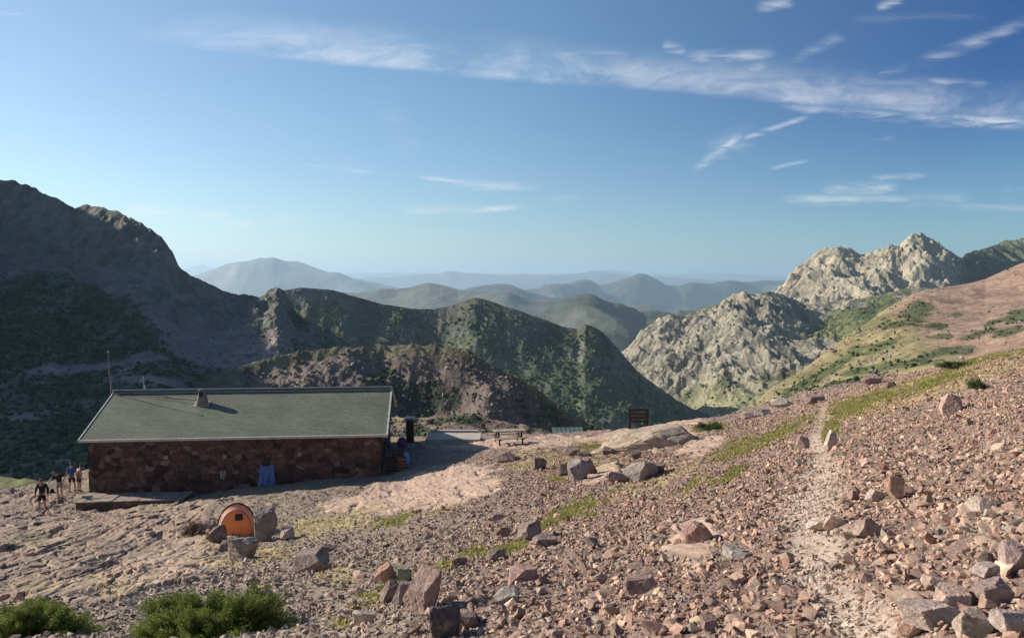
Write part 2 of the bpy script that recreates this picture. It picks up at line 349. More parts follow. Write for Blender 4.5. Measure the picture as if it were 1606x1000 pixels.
for d0, d1, lo, hi, cov in ((3, 9, .022, .045, .45), (3, 24, .045, .09, 1.0), (3, 48, .09, .15, 1.0), (3, 54, .15, .24, .40), (5, 54, .24, .36, .05)):
    mid = (lo * hi) ** .5
    x, y, s = sample(d0, d1, cov / (mid * mid), lo, hi)
    z = ground0(x, y); px, py, mr2, mg2, md2, mp2 = masks(x, y, z)
    keep = 1.0 - .96 * sstep(.2, .7, mr2) - .93 * mg2
    keep *= 1 - .62 * md2
    big = lo > .08
    keep *= 1 - mp2 * (.95 if lo > .14 else (.78 if big else .35))
    # scree thins out towards the terrace by the hut
    thin = sstep(620, 780, px + .9 * (py - 800)) ; keep *= .30 + .70 * np.maximum(thin, sstep(800, 900, py) * .75) if big else .55 + .45 * thin
    if lo > .15: keep *= .25 + .75 * sstep(700, 1150, px)
    if lo < .05: keep *= np.clip(.6 + mp2, 0, 1)
    keep *= .45 + .75 * sstep(-.45, .35, fbm(x * .45, y * .45, 3, 131) + .5 * fbm(x * 1.7, y * 1.7, 2, 137))
    hut = (ell(px, py, 380, 740, 270, 55, -5) < 1) & (y > 42.5)
    keep = np.where(hut | (y > edge_y(x) + 1.5), 0, keep)
    ok = rng.uniform(0, 1, len(x)) < keep
    x, y, s, z = x[ok], y[ok], s[ok], z[ok]
    z = z + gdisp(x, y, mr2[ok], mp2[ok]) + s * rng.uniform(-.10, .26, len(x))
    PP.append(np.stack([x, y, z], 1)); SS.append(s * .78); CC.append(stone_cols(len(x), px[ok], mp2[ok]))
PP, SS, CC = np.concatenate(PP), np.concatenate(SS), np.concatenate(CC)
print('stones', len(PP))
smat = col_mat('scree_stone', (5, 30), (.22, .22), bump=.012, bscale=25, lichen=((.30, .29, .22), 9, .60))
sc = link('scree', scatter_mesh('scree', PP, SS, CC, VAR), smat)
tag(sc, 'loose angular red-brown scree covering the slope on the right', 'scree', kind='stuff')
# ------------------------------------------------------------------ boulders
def rock_mesh(name, seed, dims, planes=13, detail=5, rough=.035, col=(.30, .21, .17), flat=False, strata=0):
    r_ = np.random.default_rng(seed); bm = bmesh.new(); bmesh.ops.create_icosphere(bm, subdivisions=detail, radius=1); bm.verts.index_update()
    V = np.array([v.co[:] for v in bm.verts]); Fc = np.array([[v.index for v in f.verts] for f in bm.faces]); bm.free()
    nn = r_.normal(size=(planes, 3)); nn /= np.linalg.norm(nn, axis=1)[:, None]
    nn = np.concatenate([nn, [[0, 0, 1], [0, 0, -1], [1, .1, .1], [-1, 0, .2], [.1, -1, .15], [0, 1, 0]] + r_.normal(0, .22, (6, 3))]); nn /= np.linalg.norm(nn, axis=1)[:, None]
    dd = r_.uniform(.62, .98, len(nn)); q = V @ nn.T
    rad = np.min(np.where(q > .05, dd[None] / np.maximum(q, .05), 9), axis=1)
    V2 = V * np.minimum(rad, 1.25)[:, None]
    a, b, c_ = V2[:, 0], V2[:, 1], V2[:, 2]; o = seed * 3.7
    nz = .5 * fbm(a * 1.6 + c_ * .9 + o, b * 1.6 - c_ * 1.1, 4, seed) + .35 * fbm(a * 5 + c_ * 3, b * 5 - c_ * 3.4, 3, seed + 3) + .4 * (ridged(a * 2.2 - c_, b * 2.2 + c_ * 1.5 + o, 3, seed) - .5)
    f1, f2, ci = worley(a * 2.1 + c_ * 1.3 + o, b * 2.1 - c_ * 1.6, seed)
    nz = nz - .5 * (1 - sstep(0, .10, f2 - f1)) + .5 * (ci - .5)
    if strata: q_ = (c_ * 3.3 + .5 * a + o); nz = nz + strata * (np.abs(q_ - np.round(q_)) < .10) * -1.0
    V2 = V2 * (1 + rough * 2.2 * nz)[:, None] * (np.array(dims) / 2 / .94)[None]
    col = np.array(col)[None] * (1 + .35 * fbm(a * 3 + c_ * 2, b * 3 - c_ * 2, 4, seed + 9))[:, None]
    return np_mesh(name, V2, Fc, col, False)
bmat = col_mat('boulder_rock', (2.5, 18), (.3, .3), bump=.02, bscale=14, lichen=((.30, .29, .20), 4, .58))
BG = None
def boulder(px_, pyb, w, h, label, name='boulder', cat='boulder', col=(.27, .19, .155), seed=None, rz=0, tilt=(0, 0), sink=.25, dep=.8, planes=12, rough=.035, group=None, strata=0, ry=None):
    p = at(px_, pyb); k = p.y / F; W, H = w * k, h * k
    o = link(name, rock_mesh(name, seed or int(px_ + pyb * 3), (W, W * dep, H * (1 + sink)), planes, 5, rough, col, strata=strata), bmat)
    o.location = (p.x, p.y + W * dep * .4, p.z + H * (1 - sink) / 2 * .92); o.rotation_euler = (R(tilt[0]), R(tilt[1]), R(rz))
    return tag(o, label, cat, group)
GR, RD, PK, DK, TN = (.33, .28, .235), (.38, .21, .15), (.48, .33, .26), (.20, .14, .12), (.42, .33, .26)
BL = [
 (409, 850, 37, 50, 'tall upright grey boulder standing against the right side of the orange tent', dict(col=(.26,.215,.18), seed=5, dep=.8, sink=.15, rz=20, strata=.4)),
 (447, 846, 30, 18, 'low rock slab in the shadow of the tall boulder by the tent', dict(col=TN, rz=15)),
 (336, 850, 30, 24, 'small dark mossy rock at the left foot of the orange tent', dict(col=DK)),
 (372, 882, 60, 42, 'peaked furrowed brown boulder in front of the orange tent', dict(col=(.28,.22,.18), seed=11, strata=.5, tilt=(0, -12))),
 (350, 866, 26, 16, 'low brown rock between the tent and the peaked boulder', dict(col=DK)),
 (484, 897, 62, 34, 'long tilted dark slab block alone on the gravel below the tent', dict(col=(.26,.19,.165), seed=9, tilt=(0, -14), planes=5, dep=.6)),
 (508, 868, 32, 12, 'small flat rock just behind the long tilted slab block', dict(col=DK)),
 (603, 913, 36, 30, 'rusty orange-brown boulder left of the leaning slabs', dict(col=RD, tilt=(0, -20))),
 (632, 912, 30, 22, 'mossy grey-green rock behind the leaning slabs', dict(col=(.29, .28, .20), dep=.7)),
 (612, 942, 24, 32, 'narrow dark slab, leftmost of the leaning slabs', dict(col=DK, tilt=(0, 25), planes=6, dep=.9)),
 (630, 950, 28, 38, 'narrow pale-topped slab between two leaning slabs', dict(col=(.29, .22, .19), tilt=(0, 28), planes=6)),
 (664, 958, 66, 66, 'big leaning brown slab with its dark side to the right, largest of the leaning slabs', dict(col=(.31, .21, .165), seed=21, tilt=(0, 18), planes=5, dep=1.0, sink=.2)),
 (697, 1002, 46, 52, 'upright near-black blocky boulder at the bottom edge under the leaning slabs', dict(col=(.12, .095, .09), seed=33, planes=5, dep=.7, sink=.1)),
 (732, 985, 34, 24, 'dark grey rock right of the upright black boulder', dict(col=DK)),
 (572, 982, 40, 24, 'pale flat-topped slab left of the upright black boulder', dict(col=(.40, .33, .27), planes=5, tilt=(0, -8))),
 (833, 846, 40, 30, 'rounded brown boulder touching the green turf strip', dict(col=(.29, .22, .185), seed=41)),
 (792, 842, 18, 16, 'small black-sided rock left of the rounded brown boulder', dict(col=DK)),
 (780, 818, 30, 14, 'flat reddish rock beyond the small black-sided rock', dict(col=(.33, .22, .18))),
 (775, 880, 32, 18, 'dark rock at the lower end of the turf patches', dict(col=DK)),
 (853, 858, 46, 16, 'low broken rock rib below the rounded brown boulder', dict(col=(.26, .19, .165), rough=.06)),
 (722, 886, 26, 12, 'small dark rock on the turf above the leaning slabs', dict(col=DK)),
 (907, 755, 36, 30, 'grey boulder split in two leaning plates on the gravel', dict(col=(.27, .23, .21), tilt=(0, -35), planes=6, seed=51)),
 (922, 744, 22, 22, 'dark plate leaning on the split grey boulder', dict(col=DK, tilt=(0, -30), planes=6)),
 (882, 746, 22, 20, 'squat dark boulder left of the split grey boulder', dict(col=DK)),
 (844, 736, 26, 22, 'dark knobbly boulder halfway to the picnic table', dict(col=(.2, .145, .125), rough=.06)),
 (792, 725, 36, 15, 'low brown mound-shaped rock at the tip of the hut shadow', dict(col=(.23, .16, .135), sink=.5)),
 (898, 715, 32, 15, 'dark rock beyond the knobbly boulder on the terrace', dict(col=DK)),
 (916, 716, 22, 8, 'flat brown stone beside the dark rock on the terrace', dict(col=(.25,.18,.15))),
 (952, 713, 24, 11, 'small dark rock on the dry grass under the outcrop', dict(col=DK)),
 (999, 720, 18, 14, 'black cube-like rock below the pink outcrop', dict(col=(.13, .1, .09), planes=5)),
 (1006, 752, 52, 26, 'long ledge rock with a pale left face on the scree', dict(col=(.31, .25, .21), tilt=(0, -25), planes=6, seed=61)),
 (968, 757, 34, 18, 'brown rock at the left end of the long ledge rock', dict(col=(.26, .18, .15))),
 (1030, 742, 36, 18, 'dark rock at the right end of the long ledge rock', dict(col=DK)),
 (1040, 697, 38, 22, 'dark broken rock pile in the flank of the pink outcrop', dict(col=(.2, .15, .135), rough=.08)),
 (1098, 850, 54, 30, 'reddish weathered bedrock knob rising from the scree', dict(col=(.33, .20, .155), sink=.9, rough=.05, planes=20)),
 (1500, 648, 44, 30, 'pinkish blunt boulder high on the right scree', dict(col=PK, seed=71, sink=.3)),
 (1408, 780, 30, 38, 'orange-pink upright slab in the scree right of the path', dict(col=(.47, .28, .19), planes=5, tilt=(0, 8), dep=.5)),
 (1380, 785, 34, 16, 'flat tan slab left of the orange-pink upright slab', dict(col=TN, planes=6)),
 (1304, 705, 18, 28, 'light pointed rock at the right edge of the upper path', dict(col=(.44, .37, .30), tilt=(0, 14), planes=6)),
 (1262, 704, 18, 24, 'brown upright rock at the left edge of the upper path', dict(col=(.30, .20, .16))),
 (1312, 828, 34, 20, 'pink block at the right edge of the path, halfway down', dict(col=PK, planes=6)),
 (1293, 832, 44, 14, 'pale flat stone lying across the path edge', dict(col=(.46, .39, .31), planes=6)),
 (1470, 985, 88, 40, 'broad pale boulder at the bottom edge near the path', dict(col=(.40, .30, .245), seed=81, planes=8, tilt=(0, -10))),
 (1500, 962, 64, 34, 'flat pinkish slab behind the broad pale boulder', dict(col=PK, planes=7, tilt=(8, 0))),
 (1560, 950, 60, 36, 'wedge-shaped brown boulder right of the flat pinkish slab', dict(col=(.34, .24, .20), seed=83, tilt=(0, -20), planes=7)),
 (1598, 900, 46, 46, 'large smooth pink boulder cut by the right edge of the photo', dict(col=(.42, .30, .25), seed=84)),
 (1557, 912, 50, 24, 'flat grey-pink slab left of the large smooth pink boulder', dict(col=(.38, .29, .25), planes=6)),
 (1592, 992, 54, 34, 'blocky pale boulder in the bottom right corner', dict(col=(.44, .34, .28), planes=6)),
 (1535, 1000, 60, 36, 'tan boulder at the bottom edge near the right corner', dict(col=(.38,.29,.22))),
 (1430, 1000, 40, 18, 'rusty low stone at the bottom edge left of the broad pale boulder', dict(col=(.37, .22, .16))),
 (1114, 992, 34, 26, 'rounded reddish stone at the bottom edge below the scree', dict(col=(.31, .2, .165), planes=16)),
 (1470, 925, 36, 22, 'rounded pink stone with a flat top beside the lower path', dict(col=PK)),
 (1365, 842, 40, 26, 'angular brown block beside the middle path', dict(col=(.33, .23, .18), planes=6)),
 (1550, 800, 42, 20, 'flat tan block in the scree far right of the path', dict(col=TN, planes=6)),
 (1155, 880, 44, 22, 'grey slab half buried in the middle of the scree', dict(col=GR, planes=6)),
 (1010, 930, 50, 30, 'tapering brown slab in the scree above the bottom edge', dict(col=(.31,.2,.165), planes=6, tilt=(0,-15))),
 (820, 915, 50, 26, 'long rust-pink slab pointing up the lower scree', dict(col=(.38,.24,.19), planes=6, tilt=(0,-25), rz=20)),
 (795, 950, 44, 22, 'greyish slab just below the long rust-pink slab', dict(col=GR, planes=6, tilt=(0,-20))),
 (930, 860, 26, 16, 'dark block where the turf strip ends in the scree', dict(col=DK)),
 (1400, 608, 22, 9, 'dark rock on the grass beside the upper scree', dict(col=DK)),
 (1370, 603, 34, 13, 'pinkish rock pile on the skyline of the grass slope', dict(col=(.33,.22,.19), rough=.08)),
 (1180, 655, 34, 9, 'brown ledge rock on the skyline left of the grass slope', dict(col=(.30,.23,.19))),
 (1230, 638, 34, 13, 'pale ledge rock on the skyline above the upper path', dict(col=(.40,.33,.27))),
 (1200, 652, 30, 11, 'grey slanted rock below the pale skyline ledge', dict(col=GR)),
 (1280, 632, 30, 10, 'dark ledge on the skyline by the upper path', dict(col=DK)),
]
BL.insert(0, (1040, 703, 190, 27, 'broad smooth pink rock outcrop below the dark timber board', dict(name='rock_outcrop', cat='rock outcrop', col=(.42, .315, .225), seed=93, planes=26, sink=1.3, dep=.55, rough=.04, tilt=(0, -5), strata=.25)))
for b in BL: boulder(b[0], b[1], b[2], b[3], b[4], **b[5])
# the largest loose stones, each a thing of its own
V12 = [rock_mesh('stone', 200 + k, (1, .74, .5), 3 + k % 4, 3, .02, (.43, .285, .21)) for k in range(12)]
stmat = col_mat('loose_stone', (3, 22), (.25, .25), bump=.012, bscale=20, rand=.35)
STN = 0
LS = [('angular brown stone lying loose on the right scree slope', lambda x, y: x > 1310),
      ('angular red-brown stone lying loose on the scree left of the path', lambda x, y: x < 1250 and x > 900),
      ('angular brown stone lying loose on the lower gravel left of the scree', lambda x, y: x <= 900)]
k = 0
while STN < 215 and k < 3000:
    k += 1
    x_ = random.uniform(500, 1620) if random.random() < .9 else random.uniform(20, 500); y_ = random.uniform(655, 1010)
    d_ = random.random()
    if y_ < 1050 - .42 * x_ + 40 * 0 or (x_ < 900 and y_ < 790) or (x_ < 1100 and random.random() < .5): continue
    if y_ < 840 - .22 * (x_ - 900) and x_ > 900: continue
    c_ = np.interp(y_, PATHX, PATHC); w_ = np.interp(y_, PATHX, PATHW)
    if abs(x_ - c_) < w_ * 1.0: continue
    q = [l for l, f in LS if f(x_, y_)]
    if not q or any(abs(x_ - b[0]) < b[2] * .6 and abs(y_ - b[1]) < b[3] for b in BL): continue
    p = at(x_, y_); s_ = random.uniform(.13, .27) * (1.1 if x_ > 1400 and y_ > 850 else 1) * min(1, .42 + p.y / 26)
    if p.y > 30 or s_ * F / p.y < 10: continue
    o = bpy.data.objects.new('stone', V12[STN % 12]); COL.objects.link(o)
    if STN < 12: V12[STN].materials.append(stmat)
    o.scale = (s_, s_ * random.uniform(.8, 1.2), s_ * random.uniform(.7, 1.15)); o.rotation_euler = (random.gauss(0, .35), random.gauss(0, .35), random.uniform(0, 6.28))
    o.location = (p.x, p.y, p.z + s_ * .08); tag(o, q[0], 'stone', 'loose stones: ' + q[0]); STN += 1
# ------------------------------------------------------------------ hills
def spline(pts, x):
    p = np.array(pts, float); return [np.interp(x, p[:, 0], p[:, i]) for i in range(1, p.shape[1])]
HV = {}
def hill(name, label, crest, base, x0, x1, dx, nr, q, disp, colf, mat, back=(1.2, .5), off=(60, 500), drop=.35):
    cl = np.concatenate([np.arange(x0 - off[1], x0, off[1] / 14), np.arange(x0, x1, dx), np.arange(x1, x1 + off[1] + 1, off[1] / 14)])
    cy, cd = spline(crest, cl); by, bd = spline(base, cl); t = np.linspace(0, 1, nr)[:, None]
    pyy = cy[None] + (by - cy)[None] * t; d = cd[None] + (bd - cd)[None] * t ** q
    rx_, rz_ = ray(np.broadcast_to(cl, d.shape), pyy); X = rx_ * d; Y = d; Z = rz_ * d
    rxx = X[0] / Y[0]; bk = np.array([.004, .012, .03, .07, .14, .26, .42])[::-1][:, None] * back[0]
    Yb = cd[None] * (1 + bk); Xb = rxx[None] * Yb; Zb = Z[0][None] - cd[None] * bk * back[1] * np.minimum(1, .4 + bk * 6)
    Ys = bd[None] * np.array([[.97], [.9]]); Zs = Z[-1][None] - bd[None] * np.array([[.03], [.1]]) * drop; Xs = (X[-1] / Y[-1])[None] * Ys
    X = np.concatenate([Xb, X, Xs]); Y = np.concatenate([Yb, Y, Ys]); Z = np.concatenate([Zb, Z, Zs])
    T = np.concatenate([np.zeros(len(bk)), t[:, 0], [1, 1]])[:, None] * np.ones_like(X)
    PX = np.broadcast_to(cl, X.shape)
    Z = Z + disp(X, Y, PX, T)
    P = np.stack([X, Y, Z], -1); du = np.gradient(P, axis=1); dv = np.gradient(P, axis=0)
    nrm = np.cross(du, dv); nrm /= np.linalg.norm(nrm, axis=-1)[..., None] + 1e-9; nrm *= np.sign(nrm[..., 2:3] + 1e-9)
    PX2, PY2 = proj(X, Y, Z)
    c_, veg = colf(X, Y, Z, PX2, PY2, nrm[..., 2], T)
    o = link(name, np_mesh(name, P.reshape(-1, 3), grid_faces(*X.shape), c_.reshape(-1, 3), True), mat)
    tag(o, kind='structure')
    HV[label] = (P, veg, PX2, PY2, T); return o
hm = lambda s1, s2, b: dict(scales=(s1, s2), amps=(.25, .3), bump=b, bscale=s2 * .8)
m_near = col_mat('hill_near', (.06, .5), (.2, .35), bump=.5, bscale=.35)
m_mid = col_mat('hill_mid', (.02, .18), (.2, .35), bump=1.5, bscale=.12)
m_far = col_mat('hill_far', (.002, .015), (.2, .3), bump=12, bscale=.01)
C3 = lambda X, c: np.zeros(X.shape + (3,)) + np.array(c)
# -- big dark mountain on the left
crL1 = [(-700,330,560),(-300,300,480),(-100,282,450),(0,283,430),(20,282,428),(45,291,425),(75,305,420),(102,318,418),(118,324,416),(130,320,414),(165,327,408),(195,337,402),(235,358,395),(255,374,392),(270,392,392),(280,414,391),(300,430,391),(330,448,390),(360,458,390),(390,462,389),(410,462,389),(424,452,389),(436,452,388),(448,461,388),(458,480,388),(466,494,388),(500,512,387),(540,532,386),(600,570,385),(680,630,383),(800,700,381)]
bsL1 = [(-700,900,105),(0,790,108),(150,760,112),(400,730,120),(640,760,125),(800,790,130)]
def dL1(X, Y, PX, T):
    k = sstep(0, .06, T)
    rocky = (1 - sstep(.15, .42, T))
    z = 5 * fbm(X * .012, Y * .012, 4, 201) * k + 2.5 * (ridged(X * .018 + Y * .006, Y * .010, 5, 205) - .5) * (k * .8 + .1)
    z = z + rocky * (5 * (ridged(X * .06, Y * .05, 5, 211) - .5) + 2.5 * fbm(X * .2, Y * .2, 3, 213)) * (.35 + .65 * k)
    z = z + 1.2 * fbm(X * .12, Y * .12, 4, 217) + .5 * fbm(X * .45, Y * .45, 3, 219)
    return z
GL1 = [(-500,430),(0,440),(60,425),(110,432),(160,445),(200,470),(235,505),(270,540),(320,575),(380,610),(430,640),(520,690),(700,740)]
def cL1(X, Y, Z, px, py, nz, T):
    n = fbm(X * .03, Y * .03, 4, 231); n2 = fbm(X * .15, Y * .1, 4, 233)
    c = C3(X, (.32, .23, .215)); c = mixc(c, (.24, .195, .19), sstep(-.2, .4, n)); c = mixc(c, (.30, .265, .23), sstep(.25, .6, n2) * .5)
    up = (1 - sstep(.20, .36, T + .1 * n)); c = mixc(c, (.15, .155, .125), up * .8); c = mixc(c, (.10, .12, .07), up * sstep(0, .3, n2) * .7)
    gy = np.interp(px, [a for a, b in GL1], [b for a, b in GL1]) + 34 * n + 22 * n2
    g = sstep(-6, 10, py - gy) * (.60 + .40 * sstep(-.25, .1, n + .8 * n2))
    g = np.maximum(g, sstep(.1, .35, n + .5 * fbm(X * .06, Y * .02, 3, 239)) * .8 * sstep(560, 600, py))
    g = np.maximum(g, .8 * sstep(380, 470, px) * sstep(.0, .25, n2 + .3 * n))
    for q in ((110,578,120,9,-2),(270,600,110,10,8),(230,560,40,14,0),(40,655,40,8,0)):
        g = g * (1 - .9 * (1 - sstep(.5, 1.1, ell(px, py, *q) + .7 * n2)))
    c = mixc(c, (.065, .10, .045), g)
    return c, g
hill('mountain_side', 'L1', crL1, bsL1, -60, 700, 1.5, 330, 1.3, dL1, cL1, m_mid, off=(60, 640))
# unseen ridge added beyond the left frame edge to keep this flank in shade
hill('shade_ridge', 'L1b', [(-1800,300,150),(-1697,200,158),(-1368,-340,190),(-976,-270,260),(-578,-70,380),(-327,30,520),(-90,110,700),(-20,330,760),(60,420,760)],
     [(-1800,900,110),(-1368,849,120),(-976,745,160),(-578,640,240),(-327,583,330),(-90,543,450),(60,532,500)], -1790, -30, 12, 60, .8,
     lambda X, Y, PX, T: 14 * (ridged(X * .012, Y * .012, 4, 251) - .5) + 3 * fbm(X * .05, Y * .05, 4, 253), lambda X, Y, Z, px, py, nz, T: (mixc(C3(X, (.15, .115, .11)), (.05, .07, .035), sstep(-.1, .3, fbm(X * .02, Y * .02, 4, 255))), np.zeros(X.shape)), m_mid, off=(60, 80))
# -- middle hill behind the hut
crL2 = [(300,520,740),(420,480,740),(440,456,740),(470,451,740),(500,452,740),(530,457,740),(560,466,740),(600,476,740),(640,483,740),(680,485,740),(700,481,740),(722,474,738),(745,466,736),(765,470,734),(790,480,731),(820,489,728),(850,500,725),(880,512,722),(905,516,720),(918,508,718),(930,512,717),(945,520,716),(970,547,713),(1000,582,710),(1030,605,707),(1060,627,704),(1090,642,701),(1120,654,698),(1160,668,694),(1300,720,680)]
bsL2 = [(300,720,600),(500,720,600),(700,730,590),(900,740,580),(1000,740,575),(1100,750,570),(1300,790,560)]
def dL2(X, Y, PX, T):
    k = sstep(0, .08, T)
    z = 13 * (ridged(X * .008 + 2.2, Y * .004 + .4, 5, 301) - .5) * k + 6 * fbm(X * .012, Y * .012, 3, 303) * k
    f1, f2, ci = worley(X * .045 + .4 * fbm(X * .05, Y * .05, 3, 3), Y * .035, 305)
    z = z + (.35 + .65 * k) * (1.8 * (.5 - f1) * sstep(-.15, .3, fbm(X * .01, Y * .012, 3, 307)) + 3 * fbm(X * .06, Y * .06, 4, 309) + 1.0 * fbm(X * .25, Y * .25, 3, 311))
    return z
def cL2(X, Y, Z, px, py, nz, T):
    n = fbm(X * .014, Y * .014, 4, 331); n2 = fbm(X * .07, Y * .05, 4, 333); st = 1 - nz
    c = C3(X, (.11, .13, .065)); c = mixc(c, (.15, .14, .07), (1 - sstep(.02, .14, T)) * .8)
    rk = sstep(.30, .48, st + .30 * n2 + .15 * n) ; c = mixc(c, (.21, .20, .18), rk * .8); c = mixc(c, (.06, .085, .045), sstep(.05, .35, n - .4 * n2) * .75)
    c = mixc(c, (.13, .17, .05), (1 - sstep(.6, 1.1, ell(px, py, 500, 492, 45, 14, 10) + n2)) * .7)
    return c, 1 - rk
hill('hill', 'L2', crL2, bsL2, 400, 1200, 1.5, 300, 1.1, dL2, cL2, m_mid, off=(60, 420))
# -- nearer ridge with the flat top and dark cliff
crL3 = [(250,610,262),(380,574,262),(420,562,262),(470,551,262),(540,544,262),(600,542,262),(625,541,260),(660,541,258),(700,545,255),(735,548,253),(752,560,251),(775,575,250),(800,585,248),(840,607,245),(880,640,242),(930,668,239),(980,690,235),(1100,760,227)]
bsL3 = [(250,790,190),(600,790,200),(900,790,200),(1100,800,190)]
def dL3(X, Y, PX, T):
    k = sstep(0, .05, T)
    z = 5 * (ridged(X * .022 + 1.4, Y * .012, 4, 401) - .55) * k + 4 * fbm(X * .03, Y * .03, 4, 403) * (k + .08)
    z = z - 9 * sstep(0, .25, T) * np.exp(-((PX - 668) / 46.) ** 2) * (1 - sstep(.6, 1, T))
    z = z + 7 * sstep(.1, .3, T) * np.exp(-((PX - 765) / 26.) ** 2) * (1 - sstep(.7, 1, T))
    z = z + 1.6 * (k * .8 + .2) * (ridged(X * .09, Y * .08, 4, 405) - .5) + .9 * fbm(X * .3, Y * .3, 4, 407)
    return z
def cL3(X, Y, Z, px, py, nz, T):
    n = fbm(X * .03, Y * .03, 4, 431); n2 = fbm(X * .2, Y * .2, 4, 433); st = 1 - nz
    c = C3(X, (.165, .125, .105)); c = mixc(c, (.22, .165, .13), sstep(-.1, .4, n2) * .6)
    c = mixc(c, (.19, .17, .085), (1 - sstep(.02, .10, T)) * .7)
    g = sstep(-.02, .2, n + .35 * n2 - .8 * (st - .25) + .35 * sstep(.45, .7, T) - .15) ; c = mixc(c, (.05, .062, .03), g * .85)
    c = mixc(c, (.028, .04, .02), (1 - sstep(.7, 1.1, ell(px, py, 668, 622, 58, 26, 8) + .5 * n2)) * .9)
    c = mixc(c, (.26, .18, .14), (1 - sstep(.5, 1.1, ell(px, py, 730, 672, 65, 16, 5) + .6 * n2)) * .8)
    return c, g
hill('hill', 'L3', crL3, bsL3, 380, 1000, 1.5, 260, 1.15, dL3, cL3, m_mid, off=(60, 300))
# -- small grassy knoll behind the people
hill('grassy_knoll', 'L0', [(-600,730,80),(-200,742,72),(0,745,68),(40,748,67),(80,760,66),(120,785,64),(200,840,62)], [(-600,860,54),(200,870,54)], -60, 200, 2, 90, 1,
     lambda X, Y, PX, T: .5 * fbm(X * .15, Y * .15, 4, 451) + .12 * fbm(X * .9, Y * .9, 3, 453),
     lambda X, Y, Z, px, py, nz, T: (mixc(C3(X, (.17, .17, .065)), (.11, .12, .05), sstep(-.2, .4, fbm(X * .2, Y * .2, 4, 455))), np.zeros(X.shape)), m_near, off=(60, 400))
# -- dry brown slope just below the terrace
hill('slope', 'L4', [(560,660,105),(640,655,100),(690,652,98),(740,655,96),(790,664,94),(860,676,92),(930,690,90),(1000,700,88)], [(560,740,66),(1000,740,66)], 600, 950, 2, 90, 1,
     lambda X, Y, PX, T: 1.2 * fbm(X * .08, Y * .08, 4, 461) + .5 * fbm(X * .5, Y * .5, 3, 463),
     lambda X, Y, Z, px, py, nz, T: (mixc(mixc(C3(X, (.21, .14, .11)), (.24, .19, .10), sstep(0, .4, fbm(X * .1, Y * .1, 3, 467))), (.055, .065, .035), sstep(-.05, .15, fbm(X * .25, Y * .25, 4, 465))), sstep(-.05, .15, fbm(X * .25, Y * .25, 4, 465))), m_near, off=(60, 120))
# -- sunlit reddish hillside on the right
crR4 = [(1020,705,130),(1120,660,140),(1180,636,150),(1205,612,155),(1240,590,165),(1270,570,172),(1300,548,180),(1330,524,188),(1360,505,195),(1385,488,200),(1410,472,206),(1432,460,212),(1470,452,220),(1510,446,228),(1545,438,236),(1575,424,244),(1606,411,250),(1700,380,270),(2300,240,330)]
bsR4 = [(1020,800,56),(1200,700,58),(1300,665,60),(1400,640,58),(1500,620,55),(1606,600,52),(2300,560,48)]
def dR4(X, Y, PX, T):
    k = sstep(0, .1, T)
    return 3.5 * fbm(X * .02, Y * .02, 4, 501) * k + 1.6 * (ridged(X * .05, Y * .03, 4, 503) - .5) * (k * .8 + .15) * (1 - .6 * sstep(1400, 1500, PX)) + .5 * fbm(X * .25, Y * .25, 4, 505) * (1 - .5 * sstep(1420, 1500, PX))
def cR4(X, Y, Z, px, py, nz, T):
    n = fbm(X * .035, Y * .035, 4, 531); n2 = fbm(X * .2, Y * .12, 4, 533)
    c = C3(X, (.25, .20, .095)); c = mixc(c, (.30, .23, .15), sstep(-.1, .4, n2) * .7); c = mixc(c, (.14, .15, .055), sstep(0, .3, n + .3 * n2) * .6)
    red = sstep(-.2, .25, (px - 1400) / 150 - (py - 480) / 70 * .55 + .5 * n); c = mixc(c, (.33, .215, .15), red)
    veg = 0
    for q in ((1438,490,42,16,-14),(1400,508,24,8,-10),(1470,512,16,6,0),(1502,494,11,4,0),(1555,508,14,5,-15),(1595,497,22,12,-10),(1580,520,30,8,-15),(1530,525,40,6,-15),(1480,528,20,5,0),(1490,550,60,9,-12),
              (1380,545,36,8,-20),(1330,560,40,9,-30),(1290,590,34,9,-30),(1420,570,70,10,-10),(1340,600,60,10,-10),(1250,610,40,9,-30),(1240,635,40,7,-10),(1360,580,50,7,-10),(1460,600,80,6,-15)):
        veg = np.maximum(veg, 1 - sstep(.6, 1.15, ell(px, py, *q) + n2 * .9 + n * .3))
    c = mixc(c, (.065, .085, .032), veg * .85)
    return c, veg
hill('hillside', 'R4', crR4, bsR4, 1100, 1720, 1.5, 260, .85, dR4, cR4, m_near, off=(60, 500), back=(1.2, .5))
